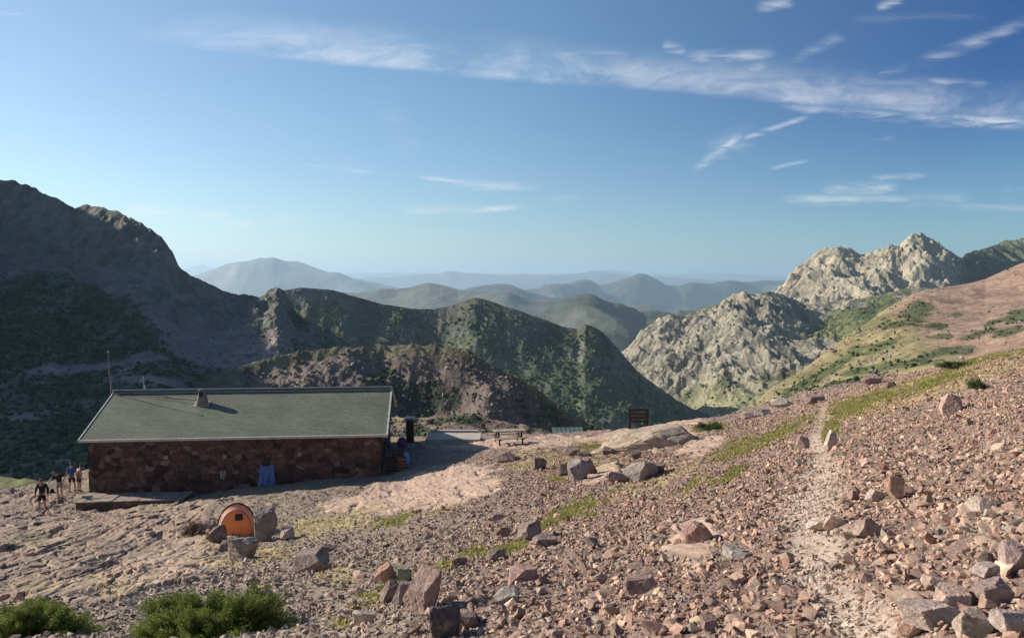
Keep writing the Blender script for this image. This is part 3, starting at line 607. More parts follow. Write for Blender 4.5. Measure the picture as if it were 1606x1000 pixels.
# -- granite mountains on the right
crR2 = [(900,640,900),(950,580,960),(968,558,980),(985,545,985),(1005,524,990),(1022,512,990),(1035,497,990),(1050,493,990),(1068,498,990),(1085,494,985),(1110,482,980),(1128,478,975),(1150,462,975),(1165,458,975),(1185,464,975),(1205,459,970),(1225,463,985),(1245,470,990),(1262,478,985),(1300,476,985),(1340,469,985),(1380,462,1000),(1420,452,1010),(1500,450,1000),(1700,440,1000)]
bsR2 = [(900,760,760),(1000,700,740),(1080,670,720),(1130,652,690),(1180,650,660),(1250,650,640),(1400,620,620),(1700,620,620)]
def crag(X, Y, s, k):
    wx = X + 26 * s * fbm(X * .006 / s, Y * .006 / s, 3, 601); wy = Y + 26 * s * fbm(X * .006 / s, Y * .006 / s, 3, 602)
    a = R(-38); u = wx * math.cos(a) + wy * math.sin(a); v = -wx * math.sin(a) + wy * math.cos(a)
    f1, f2, ci = worley(u * .016 / s, v * .034 / s, 605); g1, g2, cj = worley(u * .05 / s, v * .11 / s, 607); h1, h2, ck = worley(u * .16 / s, v * .3 / s, 609)
    z = s * (22 * (ridged(u * .0045 / s, v * .0075 / s, 4, 611) - .5) * k + (.3 + .7 * k) * (23 * (ridged(u * .010 / s, v * .026 / s, 4, 621) - .5) + 12 * (ridged(u * .035 / s, v * .075 / s, 4, 623) - .5) + 10 * (ci - .5) * sstep(0, .16, f2 - f1) + 5.5 * (cj - .5) * sstep(0, .16, g2 - g1) + 3 * (.5 - g1) + 2.8 * (ck - .5) * sstep(0, .2, h2 - h1)) + 3 * fbm(X * .05 / s, Y * .05 / s, 4, 613))
    return z
def dR2(X, Y, PX, T): return .85 * crag(X, Y, .8, sstep(0, .08, T)) * (1 - .75 * sstep(.72, .95, T)) * (1 - .7 * sstep(1290, 1380, PX))
def cgran(X, Y, Z, px, py, nz, T, lowveg=.7, seed=631):
    n = fbm(X * .01, Y * .01, 4, seed); n2 = fbm(X * .06, Y * .05, 4, seed + 2); n3 = fbm(X * .25, Y * .25, 3, seed + 4); st = 1 - nz
    c = C3(X, (.34, .295, .215)); c = mixc(c, (.25, .23, .19), sstep(-.2, .4, n2)); c = mixc(c, (.46, .39, .27), sstep(.0, .4, n3 + .5 * n) * .7); c = mixc(c, (.12, .11, .095), sstep(.62, .85, st + .3 * n3) * .7)  # last mix darkens steep faces, painting shade into the crevices
    v = sstep(.0, .26, .30 - st * .9 + .55 * n2 + .4 * n + .45 * sstep(lowveg - .3, lowveg + .2, T)) * .9
    c = mixc(c, (.175, .165, .085), v); c = mixc(c, (.075, .09, .042), v * sstep(.0, .3, n2 + n3 * .6))
    return c, v
def cR2(X, Y, Z, px, py, nz, T):
    c, v = cgran(X, Y, Z, px, py, nz, T, .74); c = c * .92; n2 = fbm(X * .03, Y * .03, 4, 651)
    m = (1 - sstep(.7, 1.15, ell(px, py, 1355, 500, 95, 24, -16) + .5 * n2)); c = mixc(c, (.135, .15, .05), m * .85); c = mixc(c, (.06, .08, .03), m * sstep(0, .3, n2) * .8)
    c = mixc(c, (.30, .28, .15), sstep(.72, .92, T + .15 * n2) * .8)
    return c, np.maximum(v, m)
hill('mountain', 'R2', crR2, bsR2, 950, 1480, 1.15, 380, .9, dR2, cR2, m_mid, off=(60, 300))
crR1 = [(1050,560,1500),(1150,500,1500),(1190,475,1500),(1210,458,1500),(1225,446,1500),(1245,428,1500),(1262,412,1500),(1275,400,1500),(1284,392,1500),(1298,392,1500),(1306,389,1500),(1316,387,1500),(1330,392,1500),(1350,402,1500),(1372,400,1500),(1385,390,1500),(1398,386,1500),(1412,386,1500),(1420,378,1500),(1430,370,1500),(1444,367,1500),(1456,374,1500),(1468,382,1500),(1482,386,1500),(1494,396,1510),(1508,402,1520),(1520,395,1560),(1545,390,1640),(1575,380,1720),(1606,373,1780),(1700,350,1850),(2200,330,1900)]
bsR1 = [(1050,620,1200),(1200,560,1180),(1300,540,1160),(1400,530,1150),(1500,520,1200),(1606,520,1300),(2200,560,1400)]
def dR1(X, Y, PX, T): return 1.0 * crag(X + 300, Y, 1.25, sstep(0, .07, T)) * (1 - .45 * sstep(1490, 1530, PX))
def cR1(X, Y, Z, px, py, nz, T):
    c, v = cgran(X, Y, Z, px, py, nz, T, .95, 671); c = c * [1.12, 1.08, 1.0]; v0 = sstep(.1, .4, fbm(X * .012, Y * .012, 3, 683)); c = mixc(c, (.44, .37, .26), (1 - v0) * .45 * (1 - sstep(1485, 1510, px))); n2 = fbm(X * .02, Y * .02, 4, 681)
    m = sstep(1490, 1530, px + 20 * n2) * (1 - sstep(.4, .8, n2)); c = mixc(c, (.10, .12, .055), m * .85)
    return c, v
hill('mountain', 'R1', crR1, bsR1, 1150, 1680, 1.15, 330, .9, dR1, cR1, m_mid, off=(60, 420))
# -- far ranges fading into the haze
def farhill(lab, crest, by, q, amp, cc, x0, x1, rk=.3, dx=2.5, nr=70, dd=.72):
    base = [(a, by, d * dd) for a, b, d in crest]; D = crest[0][2]
    def dsp(X, Y, PX, T):
        k = sstep(0, .12, T); s = D / 1000.
        return 1.9 * amp * s * (70 * (ridged(X * .0016 / s ** .8, Y * .0012 / s ** .8, 5, int(D) % 97) - .5) * (k * .9 + .1) * 1.0 + 9 * (ridged(X * .007 / s ** .8, Y * .005 / s ** .8, 4, 5) - .5) + 10 * fbm(X * .006 / s ** .8, Y * .006 / s ** .8, 4, 3))
    def cf(X, Y, Z, px, py, nz, T):
        n = fbm(X * .01 / (D / 1000.), Y * .01 / (D / 1000.), 4, int(D) % 89); c = C3(X, cc); return mixc(c, (.30, .26, .21), sstep(.0, .4, n + (1 - nz) * 1.5 - .2) * rk), np.zeros(X.shape)
    hill('hill', lab, crest, base, x0, x1, dx, nr, q, dsp, cf, m_far, off=(60, 200))
farhill('F5', [(780,520,2600),(840,495,2600),(868,480,2600),(885,470,2600),(905,463,2600),(920,462,2600),(940,468,2600),(962,477,2600),(985,483,2600),(1010,486,2700),(1060,488,2800),(1100,489,2900),(1160,500,2900),(1300,520,2900)], 600, .9, .5, (.06, .07, .045), 780, 1200, .25, 1.6, 110)
farhill('F3', [(440,474,4300),(520,463,4300),(590,459,4300),(625,453,4300),(650,447,4300),(672,445,4300),(695,449,4300),(718,457,4300),(760,463,4300),(830,478,4300)], 540, .9, .35, (.12, .115, .08), 450, 820, .4, 2)
farhill('F6', [(640,480,6000),(700,462,6000),(740,453,6000),(775,449,6000),(800,449,6000),(830,456,6000),(860,462,6000),(900,468,6000),(960,477,6000),(1040,492,6000)], 530, .9, .3, (.075, .08, .06), 640, 1040, .3)
farhill('F4', [(780,490,8500),(830,458,8500),(850,452,8500),(880,446,8500),(905,443,8500),(920,441,8500),(940,444,8500),(965,437,8500),(985,430,8500),(1003,427,8500),(1020,431,8500),(1045,440,8500),(1075,444,8500),(1110,441,8600),(1140,437,8700),(1170,436,8800),(1195,440,8900),(1220,442,9000),(1300,446,9000),(1500,450,9000)], 540, .9, .45, (.07, .08, .06), 780, 1400, .3)
farhill('F1', [(200,450,10500),(290,434,10500),(315,427,10500),(345,419,10500),(372,411,10500),(395,409,10500),(414,409,10500),(428,406,10500),(450,412,10500),(490,420,10500),(530,431,10500),(570,441,10500),(610,448,10500),(680,460,10500),(760,480,10500)], 530, .9, .25, (.12, .125, .11), 240, 760, .5)
farhill('F2', [(430,452,17000),(540,436,17000),(600,433,17000),(660,431,17000),(690,429,17000),(705,424,17000),(730,427,17000),(760,429,17000),(800,432,17000),(850,433,17000),(900,430,17000),(940,427,17000),(980,430,17000),(1040,433,17000),(1120,440,17000),(1300,445,17000)], 500, .9, .15, (.11, .12, .11), 430, 1300, .2)
farhill('F7', [(100,440,26000),(260,428,26000),(300,418,26000),(318,415,26000),(340,421,26000),(400,432,26000),(500,432,26000),(560,428,26000),(620,426,26000),(700,429,26000),(880,430,26000),(960,423,26000),(1000,428,26000),(1060,431,26000),(1120,427,26000),(1170,430,26000),(1240,434,26000),(1400,436,26000)], 480, .9, .08, (.14, .14, .12), 100, 1400, .2)
# -- low ground filling the valleys out to the horizon
vy = np.array([130 * 1.09 ** k for k in range(65)]); vx = np.linspace(-.95, .95, 90); VX = vx[None] * vy[:, None] * 1.2; VY = vy[:, None] * np.ones_like(VX)
VZ = -60 - .22 * (VY - 130) * (VY < 1500) - .22 * 1370 * (VY >= 1500) - .012 * np.clip(VY - 1500, 0, 20000) + VY * .008 * fbm(VX * 2 / VY.clip(300), VY / 700, 4, 701)
vf = link('valley_floor', np_mesh('valley_floor', np.stack([VX, VY, VZ], -1).reshape(-1, 3), grid_faces(*VX.shape), mixc(C3(VX, (.09, .11, .05)), (.2, .18, .1), sstep(0, .4, fbm(VX * .01, VY * .01, 4, 703))).reshape(-1, 3), True), m_far)
tag(vf, kind='structure')
# ------------------------------------------------------------------ shrubs and rocks scattered over the hillsides
def on_hill(lab, m, want, size, zoff=0., inv=False, minpx=-300, maxpx=1900, mask=None):
    P, veg, px, py, T = HV[lab]; ok = (px > minpx) & (px < maxpx) & (T > .01) & (T < .98)
    w = (1 - veg if inv else veg) ** 1.5 * ok
    if mask is not None: w = w * mask(px, py, T)
    area = np.abs(np.gradient(P[..., 0], axis=1)) * np.abs(np.gradient(P[..., 1], axis=0)); w = (w * area ** .6).ravel(); w /= w.sum()
    i = rng.choice(len(w), m, p=w); Q = P.reshape(-1, 3)[i] + rng.normal(0, 1, (m, 3)) * [.8, .8, 0]
    s = size[0] * (size[1] / size[0]) ** rng.uniform(0, 1, m); Q[:, 2] += s * zoff; return Q, s
BV = hull_variants(14, 22, .75, 9)
Q1, s1 = on_hill('L1', 14000, 1, (.9, 2.6), .1, mask=lambda a, b, t: (b > 425) * 1.0); Q2, s2 = on_hill('L2', 5000, 1, (2, 5)); Q3, s3 = on_hill('L3', 4500, 1, (.9, 2.4)); Q4, s4 = on_hill('R4', 1500, 1, (.35, 1.1), -.15); Q5, s5 = on_hill('L4', 1300, 1, (.3, .8)); Q6, s6 = on_hill('R2', 4000, 1, (1.5, 4.5), -.1)
Q = np.concatenate([Q1, Q2, Q3, Q4, Q5, Q6]); s = np.concatenate([s1, s2, s3, s4, s5, s6]) * .75
cb = np.array([(.06, .095, .042), (.08, .115, .048), (.05, .075, .035), (.10, .12, .055)])[rng.integers(0, 4, len(Q))] * rng.uniform(.8, 1.2, (len(Q), 1))
cb[-4000:] = cb[-4000:] * [1.5, 1.4, 1.2]
bsm = col_mat('shrub_cover', (1.2, 4), (.35, .4), bump=.25, bscale=4)
o = link('undergrowth', scatter_mesh('undergrowth', Q, s, cb, BV, .5), bsm); tag(o, 'dark green low shrubs spread over the hillsides', 'shrubs', kind='stuff')
Q1, s1 = on_hill('L1', 2600, 1, (.5, 2.2), 0, True, mask=lambda a, b, t: (np.abs(a - 430) < 130) * 1.0 + .25); Q2, s2 = on_hill('L2', 1500, 1, (1.2, 4), 0, True); Q3, s3 = on_hill('L3', 3600, 1, (.5, 2.6), 0, True); Q4, s4 = on_hill('R4', 2600, 1, (.3, 1.4), 0, True, mask=lambda a, b, t: 1.0 - .9 * (a > 1420)); Q5, s5 = on_hill('L4', 1500, 1, (.2, .7), 0, True); Q6, s6 = on_hill('R2', 1800, 1, (1.5, 6), 0, True)
Q = np.concatenate([Q1, Q2, Q3, Q4, Q5, Q6]); s = np.concatenate([s1, s2, s3, s4, s5, s6]) * .7
cr = np.array([(.24, .19, .165), (.20, .16, .14), (.28, .25, .22), (.17, .145, .13)])[rng.integers(0, 4, len(Q))] * rng.uniform(.8, 1.2, (len(Q), 1)); cr[-1800:] = np.array((.29, .265, .21)) * rng.uniform(.75, 1.15, (1800, 1))
o = link('hillside_rocks', scatter_mesh('hillside_rocks', Q, s, cr, VAR, 1), bmat); tag(o, 'grey and brown rocks strewn over the hillsides', 'rocks', kind='stuff')
# ------------------------------------------------------------------ grass on the near slope
m = 420000; y = np.sqrt(rng.uniform(16, 54 ** 2, m)); cpx = rng.uniform(-200, 1850, m); x = (cpx - 803) / F * y; z = ground0(x, y); px, py, mr2, mg2, md2, mp2 = masks(x, y, z)
ok = rng.uniform(0, 1, m) < np.clip(mg2 * 1.0 + md2 * .16 * (1 - mr2), 0, 1); ok &= y < edge_y(x) + 1
x, y, z, g2 = x[ok], y[ok], z[ok], mg2[ok]; z = z + gdisp(x, y, mr2[ok], mp2[ok]); m = len(x); print('tufts', m)
a = rng.uniform(0, 6.28, (m, 3)); h = rng.uniform(.03, .075, (m, 3)) * (.7 + .6 * g2[:, None]); wd = rng.uniform(.02, .045, (m, 3)); ox = rng.normal(0, .04, (m, 3)); oy = rng.normal(0, .04, (m, 3))
bx, by_ = x[:, None] + ox, y[:, None] + oy; dxx, dyy = np.cos(a) * wd, np.sin(a) * wd; zz = z[:, None] + np.zeros_like(h)
lx, ly = rng.normal(0, .03, (m, 3)), rng.normal(0, .03, (m, 3))
V = np.stack([np.stack([bx - dxx, by_ - dyy, zz - .01], -1), np.stack([bx + dxx, by_ + dyy, zz - .01], -1), np.stack([bx + lx, by_ + ly, zz + h], -1)], 2).reshape(-1, 3)
gc = np.where(rng.uniform(0, 1, (m, 1)) < g2[:, None] * .9, np.array([[.34, .32, .10]]), np.array([[.42, .34, .15]])) * rng.uniform(.7, 1.25, (m, 1))
gc = np.repeat(gc, 9, 0)
grm = col_mat('grass_blades', (2,), (.25,), bump=0, trans=.35)
o = link('grass', np_mesh('grass', V, np.arange(len(V)).reshape(-1, 3), gc), grm); tag(o, 'yellow-green and dry grass growing between the stones', 'grass', kind='stuff')
# ------------------------------------------------------------------ THE HUT
def stone_wall_mat(name, base, sc_=2.4, dark=.45):
    m, nt, b = nmat(name); tc = N(nt, 'ShaderNodeTexCoord'); mp = N(nt, 'ShaderNodeMapping'); mp.inputs['Scale'].default_value = (1, 1, 1.5)
    no = N(nt, 'ShaderNodeTexNoise'); no.inputs['Scale'].default_value = 3; mxv = N(nt, 'ShaderNodeMix', data_type='VECTOR'); mxv.inputs[0].default_value = .12
    lk(nt, tc.outputs['Object'], mp.inputs[0]); lk(nt, tc.outputs['Object'], no.inputs['Vector']); lk(nt, mp.outputs[0], mxv.inputs[4]); lk(nt, no.outputs['Color'], mxv.inputs[5])
    v = N(nt, 'ShaderNodeTexVoronoi'); v.inputs['Scale'].default_value = sc_; lk(nt, mxv.outputs[1], v.inputs['Vector'])
    e = N(nt, 'ShaderNodeTexVoronoi', feature='DISTANCE_TO_EDGE'); e.inputs['Scale'].default_value = sc_; lk(nt, mxv.outputs[1], e.inputs['Vector'])
    cr_ = N(nt, 'ShaderNodeValToRGB'); sx = N(nt, 'ShaderNodeSeparateColor'); lk(nt, v.outputs['Color'], sx.inputs[0]); lk(nt, sx.outputs[0], cr_.inputs[0])
    E_ = cr_.color_ramp.elements; E_[0].position = 0; E_[0].color = (base[0] * dark, base[1] * dark, base[2] * dark, 1); E_[1].position = .93; E_[1].color = (base[0] * 1.15, base[1] * 1.1, base[2] * 1.0, 1)
    q = E_.new(.5); q.color = (*base, 1); q = E_.new(1); q.color = (base[0] * 1.7, base[1] * 2.0, base[2] * 2.1, 1)
    mr = N(nt, 'ShaderNodeMapRange'); mr.inputs['From Max'].default_value = .07; lk(nt, e.outputs['Distance'], mr.inputs['Value'])
    mx = N(nt, 'ShaderNodeMix', data_type='RGBA'); lk(nt, mr.outputs[0], mx.inputs[0]); mx.inputs[6].default_value = (base[0] * .5, base[1] * .55, base[2] * .6, 1); lk(nt, cr_.outputs[0], mx.inputs[7])
    n2 = N(nt, 'ShaderNodeTexNoise'); n2.inputs['Scale'].default_value = 14; n2.inputs['Detail'].default_value = 8; lk(nt, tc.outputs['Object'], n2.inputs['Vector'])
    m3 = N(nt, 'ShaderNodeMapRange'); m3.inputs['From Min'].default_value = .3; m3.inputs['From Max'].default_value = .7; m3.inputs['To Min'].default_value = .6; m3.inputs['To Max'].default_value = 1.35; lk(nt, n2.outputs[0], m3.inputs['Value'])
    vs = N(nt, 'ShaderNodeVectorMath', operation='SCALE'); lk(nt, mx.outputs[2], vs.inputs[0]); lk(nt, m3.outputs[0], vs.inputs['Scale']); lk(nt, vs.outputs[0], b.inputs['Base Color']); b.inputs['Roughness'].default_value = .9
    ad = N(nt, 'ShaderNodeMath', operation='MULTIPLY_ADD'); lk(nt, n2.outputs[0], ad.inputs[0]); ad.inputs[1].default_value = .3; lk(nt, mr.outputs[0], ad.inputs[2])
    bp = N(nt, 'ShaderNodeBump'); bp.inputs['Distance'].default_value = .06; lk(nt, ad.outputs[0], bp.inputs['Height']); lk(nt, bp.outputs[0], b.inputs['Normal'])
    return m
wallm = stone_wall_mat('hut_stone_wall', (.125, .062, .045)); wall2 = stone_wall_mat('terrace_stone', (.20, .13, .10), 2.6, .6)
trim = simple_mat('pale_metal_trim', (.50, .50, .46), .6, .1, .2, 3); darkm = simple_mat('dark_timber', (.045, .032, .026), .85, 0, .4, 5, .01)
woodm = simple_mat('weathered_wood', (.36, .29, .215), .85, 0, .3, 4, .006); concm = simple_mat('concrete', (.40, .37, .32), .9, 0, .25, 2, .01)
steel = simple_mat('grey_steel', (.35, .36, .37), .45, .8, .15, 8); brownm = simple_mat('brown_boards', (.20, .125, .085), .85, 0, .3, 3, .01); greenp = simple_mat('green_sheet', (.13, .19, .155), .6, 0, .2, 2)
def roof_mat():
    m, nt, b = nmat('green_shingle_roof'); tc = N(nt, 'ShaderNodeTexCoord'); br = N(nt, 'ShaderNodeTexBrick'); br.inputs['Scale'].default_value = 1
    br.offset = .5; br.inputs['Brick Width'].default_value = .33; br.inputs['Row Height'].default_value = .145; br.inputs['Mortar Size'].default_value = .012; br.inputs['Bias'].default_value = 0
    br.inputs['Color1'].default_value = (.155, .168, .115, 1); br.inputs['Color2'].default_value = (.20, .212, .15, 1); br.inputs['Mortar'].default_value = (.085, .09, .065, 1)
    lk(nt, tc.outputs['Object'], br.inputs['Vector'])
    no = N(nt, 'ShaderNodeTexNoise'); no.inputs['Scale'].default_value = .45; no.inputs['Detail'].default_value = 8; lk(nt, tc.outputs['Object'], no.inputs['Vector'])
    n2 = N(nt, 'ShaderNodeTexNoise'); n2.inputs['Scale'].default_value = 9; n2.inputs['Detail'].default_value = 6; lk(nt, tc.outputs['Object'], n2.inputs['Vector'])
    mu = N(nt, 'ShaderNodeMath', operation='ADD'); lk(nt, no.outputs[0], mu.inputs[0]); lk(nt, n2.outputs[0], mu.inputs[1])
    mr = N(nt, 'ShaderNodeMapRange'); mr.inputs['From Min'].default_value = .7; mr.inputs['From Max'].default_value = 1.3; mr.inputs['To Min'].default_value = .66; mr.inputs['To Max'].default_value = 1.3; lk(nt, mu.outputs[0], mr.inputs['Value'])
    v = N(nt, 'ShaderNodeVectorMath', operation='SCALE'); lk(nt, br.outputs['Color'], v.inputs[0]); lk(nt, mr.outputs[0], v.inputs['Scale']); lk(nt, v.outputs[0], b.inputs['Base Color']); b.inputs['Roughness'].default_value = .8
    bp = N(nt, 'ShaderNodeBump'); bp.inputs['Distance'].default_value = .02; bp.invert = True; lk(nt, br.outputs['Fac'], bp.inputs['Height']); lk(nt, bp.outputs[0], b.inputs['Normal'])
    return m
roofm = roof_mat()
TH = R(5.444); E0 = pt(121, 690, 43.9); ZE = E0.z
U_ = Vector((math.cos(TH), math.sin(TH), 0)); V_ = Vector((-math.sin(TH), math.cos(TH), 0))
HO = Vector((E0.x, E0.y, 0)) + U_ * .11 + Vector((0, 0, -12.6))              # hut origin: under the front left eave corner
LEN, WD, RH, EH = 16.9, 10.06, 1.94, ZE + 12.6                                # length, full roof depth, rise, eave height
hut = empty('stone_hut', HO, TH)
tag(hut, 'long low mountain hut of dark red stone under a green shingle roof', 'hut')
HM = Matrix.Translation(HO) @ Matrix.Rotation(TH, 4, 'Z')
OV, SD = .38, .34                                                            # eave and side overhang
def wall_panel(p0, p1, zf, seed, step=.05):
    """rubble wall face with real relief, from p0 to p1 (local xy), top height zf(s)"""
    L = math.hypot(p1[0] - p0[0], p1[1] - p0[1]); ns = int(L / step); nz_ = 84
    s = np.linspace(0, L, ns)[None] + np.zeros((nz_, 1)); top = zf(s[0]); t = np.linspace(0, 1, nz_)[:, None]; z = -.9 + (top[None] + .9) * t
    f1, f2, ci = worley(s * 2.3 + .25 * perlin(s * 2, z * 2, seed), z * 3.3 + .25 * perlin(s * 2, z * 2, seed + 1), seed)
    d = .045 * sstep(0, .16, f2 - f1) + .05 * (ci - .5) * sstep(0, .16, f2 - f1)
    ux, uy = (p1[0] - p0[0]) / L, (p1[1] - p0[1]) / L; nx, ny = uy, -ux
    return np.stack([p0[0] + ux * s + nx * d, p0[1] + uy * s + ny * d, z], -1), s, z, ci, d
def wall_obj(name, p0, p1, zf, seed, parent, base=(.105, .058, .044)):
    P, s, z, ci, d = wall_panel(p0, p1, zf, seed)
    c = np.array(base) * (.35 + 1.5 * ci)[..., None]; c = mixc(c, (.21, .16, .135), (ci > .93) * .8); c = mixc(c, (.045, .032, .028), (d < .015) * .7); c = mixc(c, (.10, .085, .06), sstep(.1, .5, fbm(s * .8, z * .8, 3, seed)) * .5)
    return link(name, np_mesh(name, P.reshape(-1, 3), grid_faces(*s.shape), c.reshape(-1, 3)), hwm, parent)
hwm = col_mat('hut_rubble', (6, 25), (.3, .3), bump=.015, bscale=20)
gab = lambda y0, y1: (lambda s: EH - .12 + RH * (1 - np.abs((s + y0) - WD / 2) / (WD / 2)))
x0, x1, y0, y1 = SD, LEN - SD, OV, WD - OV
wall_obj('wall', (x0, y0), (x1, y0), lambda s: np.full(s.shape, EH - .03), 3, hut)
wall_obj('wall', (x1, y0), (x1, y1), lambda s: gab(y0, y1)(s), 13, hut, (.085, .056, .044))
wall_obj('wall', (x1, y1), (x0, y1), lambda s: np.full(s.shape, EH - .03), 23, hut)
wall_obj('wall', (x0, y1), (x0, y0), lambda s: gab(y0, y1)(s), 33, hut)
# roof planes: local frames so that the shingle courses follow the slope
sl = math.hypot(WD / 2, RH); ang = math.atan2(RH, WD / 2)
def roof_plane(name, back=False):
    bm = bmesh.new(); L2 = sl + (.16 if back else -.05); box(bm, 0, LEN, 0, L2, -.10, 0)
    o = link(name, bm_mesh(name, bm), roofm, hut)
    if back: o.matrix_local = Matrix.Translation((LEN, WD, EH + .10)) @ Matrix.Rotation(math.pi, 4, 'Z') @ Matrix.Rotation(ang, 4, 'X')
    else: o.matrix_local = Matrix.Translation((0, 0, EH)) @ Matrix.Rotation(ang, 4, 'X')
    return o
rf = roof_plane('roof'); rb = roof_plane('roof', True)
def part_box(name, m, parent, *bx, M=None):
    bm = bmesh.new()
    for q in bx: box(bm, *q, M=M)
    return link(name, bm_mesh(name, bm), m, parent)
RA = Matrix.Translation((0, 0, EH)) @ Matrix.Rotation(ang, 4, 'X')
part_box('eave_trim', trim, hut, (-.03, LEN + .03, -.06, -.003, -.13, .02), M=RA)
part_box('rake_trim', trim, hut, (-.07, -.003, -.06, sl - .05, -.16, .035), M=RA); part_box('rake_trim', trim, hut, (LEN + .003, LEN + .10, -.06, sl - .05, -.16, .035), M=RA)
part_box('ridge_trim', trim, hut, (-.05, LEN + .05, sl - .17, sl - .06, .004, .035), M=RA)
RBm = Matrix.Translation((LEN, WD, EH + .10)) @ Matrix.Rotation(math.pi, 4, 'Z') @ Matrix.Rotation(ang, 4, 'X')
part_box('ridge_cap', trim, hut, (-.05, LEN + .05, sl + .10, sl + .20, .003, .035), (-.05, LEN + .05, sl + .165, sl + .20, -.04, .001), M=RBm)
part_box('rake_trim', trim, hut, (-.10, -.003, -.06, sl + .09, -.16, .03), (LEN + .003, LEN + .07, -.06, sl + .09, -.16, .03), M=RBm)
# chimney: leaning stone hood
def lp(px, py, d): return HM.inverted() @ pt(px, py, d)
cq = RA.inverted() @ lp(311, 640, 46.9)
def ch_z(y): return EH + RH * y / (WD / 2)
cl_ = lp(311, 641, 47.2); cx_ = cl_.x; cy_ = 3.55
bm = bmesh.new(); rings = []
for h_, w_, d_, ox in ((-.2, .36, .30, 0), (.03, .34, .28, 0), (.30, .28, .24, .01), (.60, .23, .20, .04), (.82, .20, .18, .02), (.92, .12, .13, -.02)):
    rings.append([bm.verts.new((cx_ + ox + w_ * math.copysign(abs(math.cos(a)) ** .5, math.cos(a)), cy_ + d_ * math.copysign(abs(math.sin(a)) ** .5, math.sin(a)), ch_z(cy_) + h_)) for a in [R(22.5 + 45 * i) for i in range(8)]])
for a, b in zip(rings, rings[1:]):
    for i in range(8): bm.faces.new((a[i], a[(i + 1) % 8], b[(i + 1) % 8], b[i]))
bm.faces.new(rings[-1]); chm = link('chimney', bm_mesh('chimney', bm), simple_mat('chimney_render', (.23, .195, .155), .9, 0, .3, 4, .01), hut)
part_box('chimney_opening', darkm, chm, (cx_ - .11, cx_ + .11, cy_ - .27, cy_ - .16, ch_z(cy_) + .48, ch_z(cy_) + .80))
part_box('flashing', trim, chm, (cx_ - .44, cx_ + .44, -.30, .30, .004, .02), M=Matrix.Translation((0, cy_ - .0, ch_z(cy_))) @ Matrix.Rotation(ang, 4, 'X'))
chm.rotation_euler = (0, 0, 0)
# boarded door and window, small details on the gable
part_box('door', brownm, hut, (x1 + .09, x1 + .15, 6.2, 7.2, .85, 2.75)); part_box('window', darkm, hut, (x1 + .09, x1 + .13, 2.2, 3.0, 1.9, 2.6))
bm = bmesh.new()
for k in range(16): box(bm, x1 + .10 + .01 * (k % 2), x1 + .14, .55 + k * .285, .81 + k * .285, 2.95, gab(y0, y1)(np.array([.68 + k * .285 - y0]))[0] - .06)
link('gable_boards', bm_mesh('gable_boards', bm), simple_mat('gable_timber', (.13, .10, .085), .9, 0, .45, 3, .01), hut)
# vents in the front wall
for px_, py_ in ((350, 718), (260, 717), (466, 717)):
    q = lp(px_, py_, 44.6); part_box('vent', simple_mat('pale_vent', (.34, .27, .22), .8), hut, (q.x - .10, q.x + .10, y0 - .10, y0 - .02, q.z - .12, q.z + .10))
# aerial pole on the left end of the ridge, with a stay wire, and a small aerial
Pl = HM @ Vector((-.12, WD / 2 - .2, EH + RH - .5)); ap = empty('antenna_mast', Pl, TH)
tag(ap, 'thin tall aerial mast at the left end of the hut ridge', 'antenna')
bm = bmesh.new(); tube(bm, [(0, 0, -.3), (-.03, 0, 1.2), (-.12, 0, 3.0)], [.022, .017, .012]); link('pole', bm_mesh('pole', bm), steel, ap)
bm = bmesh.new(); bmesh.ops.create_uvsphere(bm, u_segments=10, v_segments=8, radius=.055, matrix=Matrix.Translation((-.12, 0, 3.03))); link('tip', bm_mesh('tip', bm), trim, ap)
bm = bmesh.new(); tube(bm, [(-.13, .02, 1.6), (-.16, .02, 2.4)], .028); link('sleeve', bm_mesh('sleeve', bm), simple_mat('faded_red', (.36, .2, .18), .7), ap)
bm = bmesh.new(); tube(bm, [(.06, 0, 0), (.06, 0, 1.6)], .012, 6); link('stay', bm_mesh('stay', bm), steel, ap)
cable_end = HM @ Vector((cx_ - .3, cy_, ch_z(cy_) + .25)); c0 = HM @ Vector((.25, WD / 2 - .15, EH + RH + .15))
bm = bmesh.new(); tube(bm, [c0.lerp(cable_end, t) + Vector((0, 0, -.5 * t * (1 - t))) for t in np.linspace(0, 1, 14)], .016, 6)
tag(link('cable', bm_mesh('cable', bm), darkm), 'dark cable running down the roof from the ridge to the chimney', 'cable')
p2 = HM @ Vector((1.75, WD / 2 + .05, EH + RH + .13)); aa = empty('aerial', p2, TH); tag(aa, 'small white aerial with crossbars on the left part of the ridge', 'antenna')
bm = bmesh.new(); tube(bm, [(0, 0, -.05), (0, 0, .3), (-.04, 0, .42), (-.04, 0, .85)], .02, 6); link('pole', bm_mesh('pole', bm), trim, aa)
bm = bmesh.new()
for k in range(4): tube(bm, [(-.28 + k * .1, 0, .3 + .1 * k), (-.28 + k * .1, 0, .72)], .01, 5)
tube(bm, [(-.3, 0, .62), (.03, 0, .55)], .012, 5); link('crossbars', bm_mesh('crossbars', bm), steel, aa)
bm = bmesh.new(); bmesh.ops.create_cone(bm, cap_ends=True, segments=10, radius1=.05, radius2=.03, depth=.2, matrix=Matrix.Translation((.03, 0, .17))); link('mount', bm_mesh('mount', bm), trim, aa)
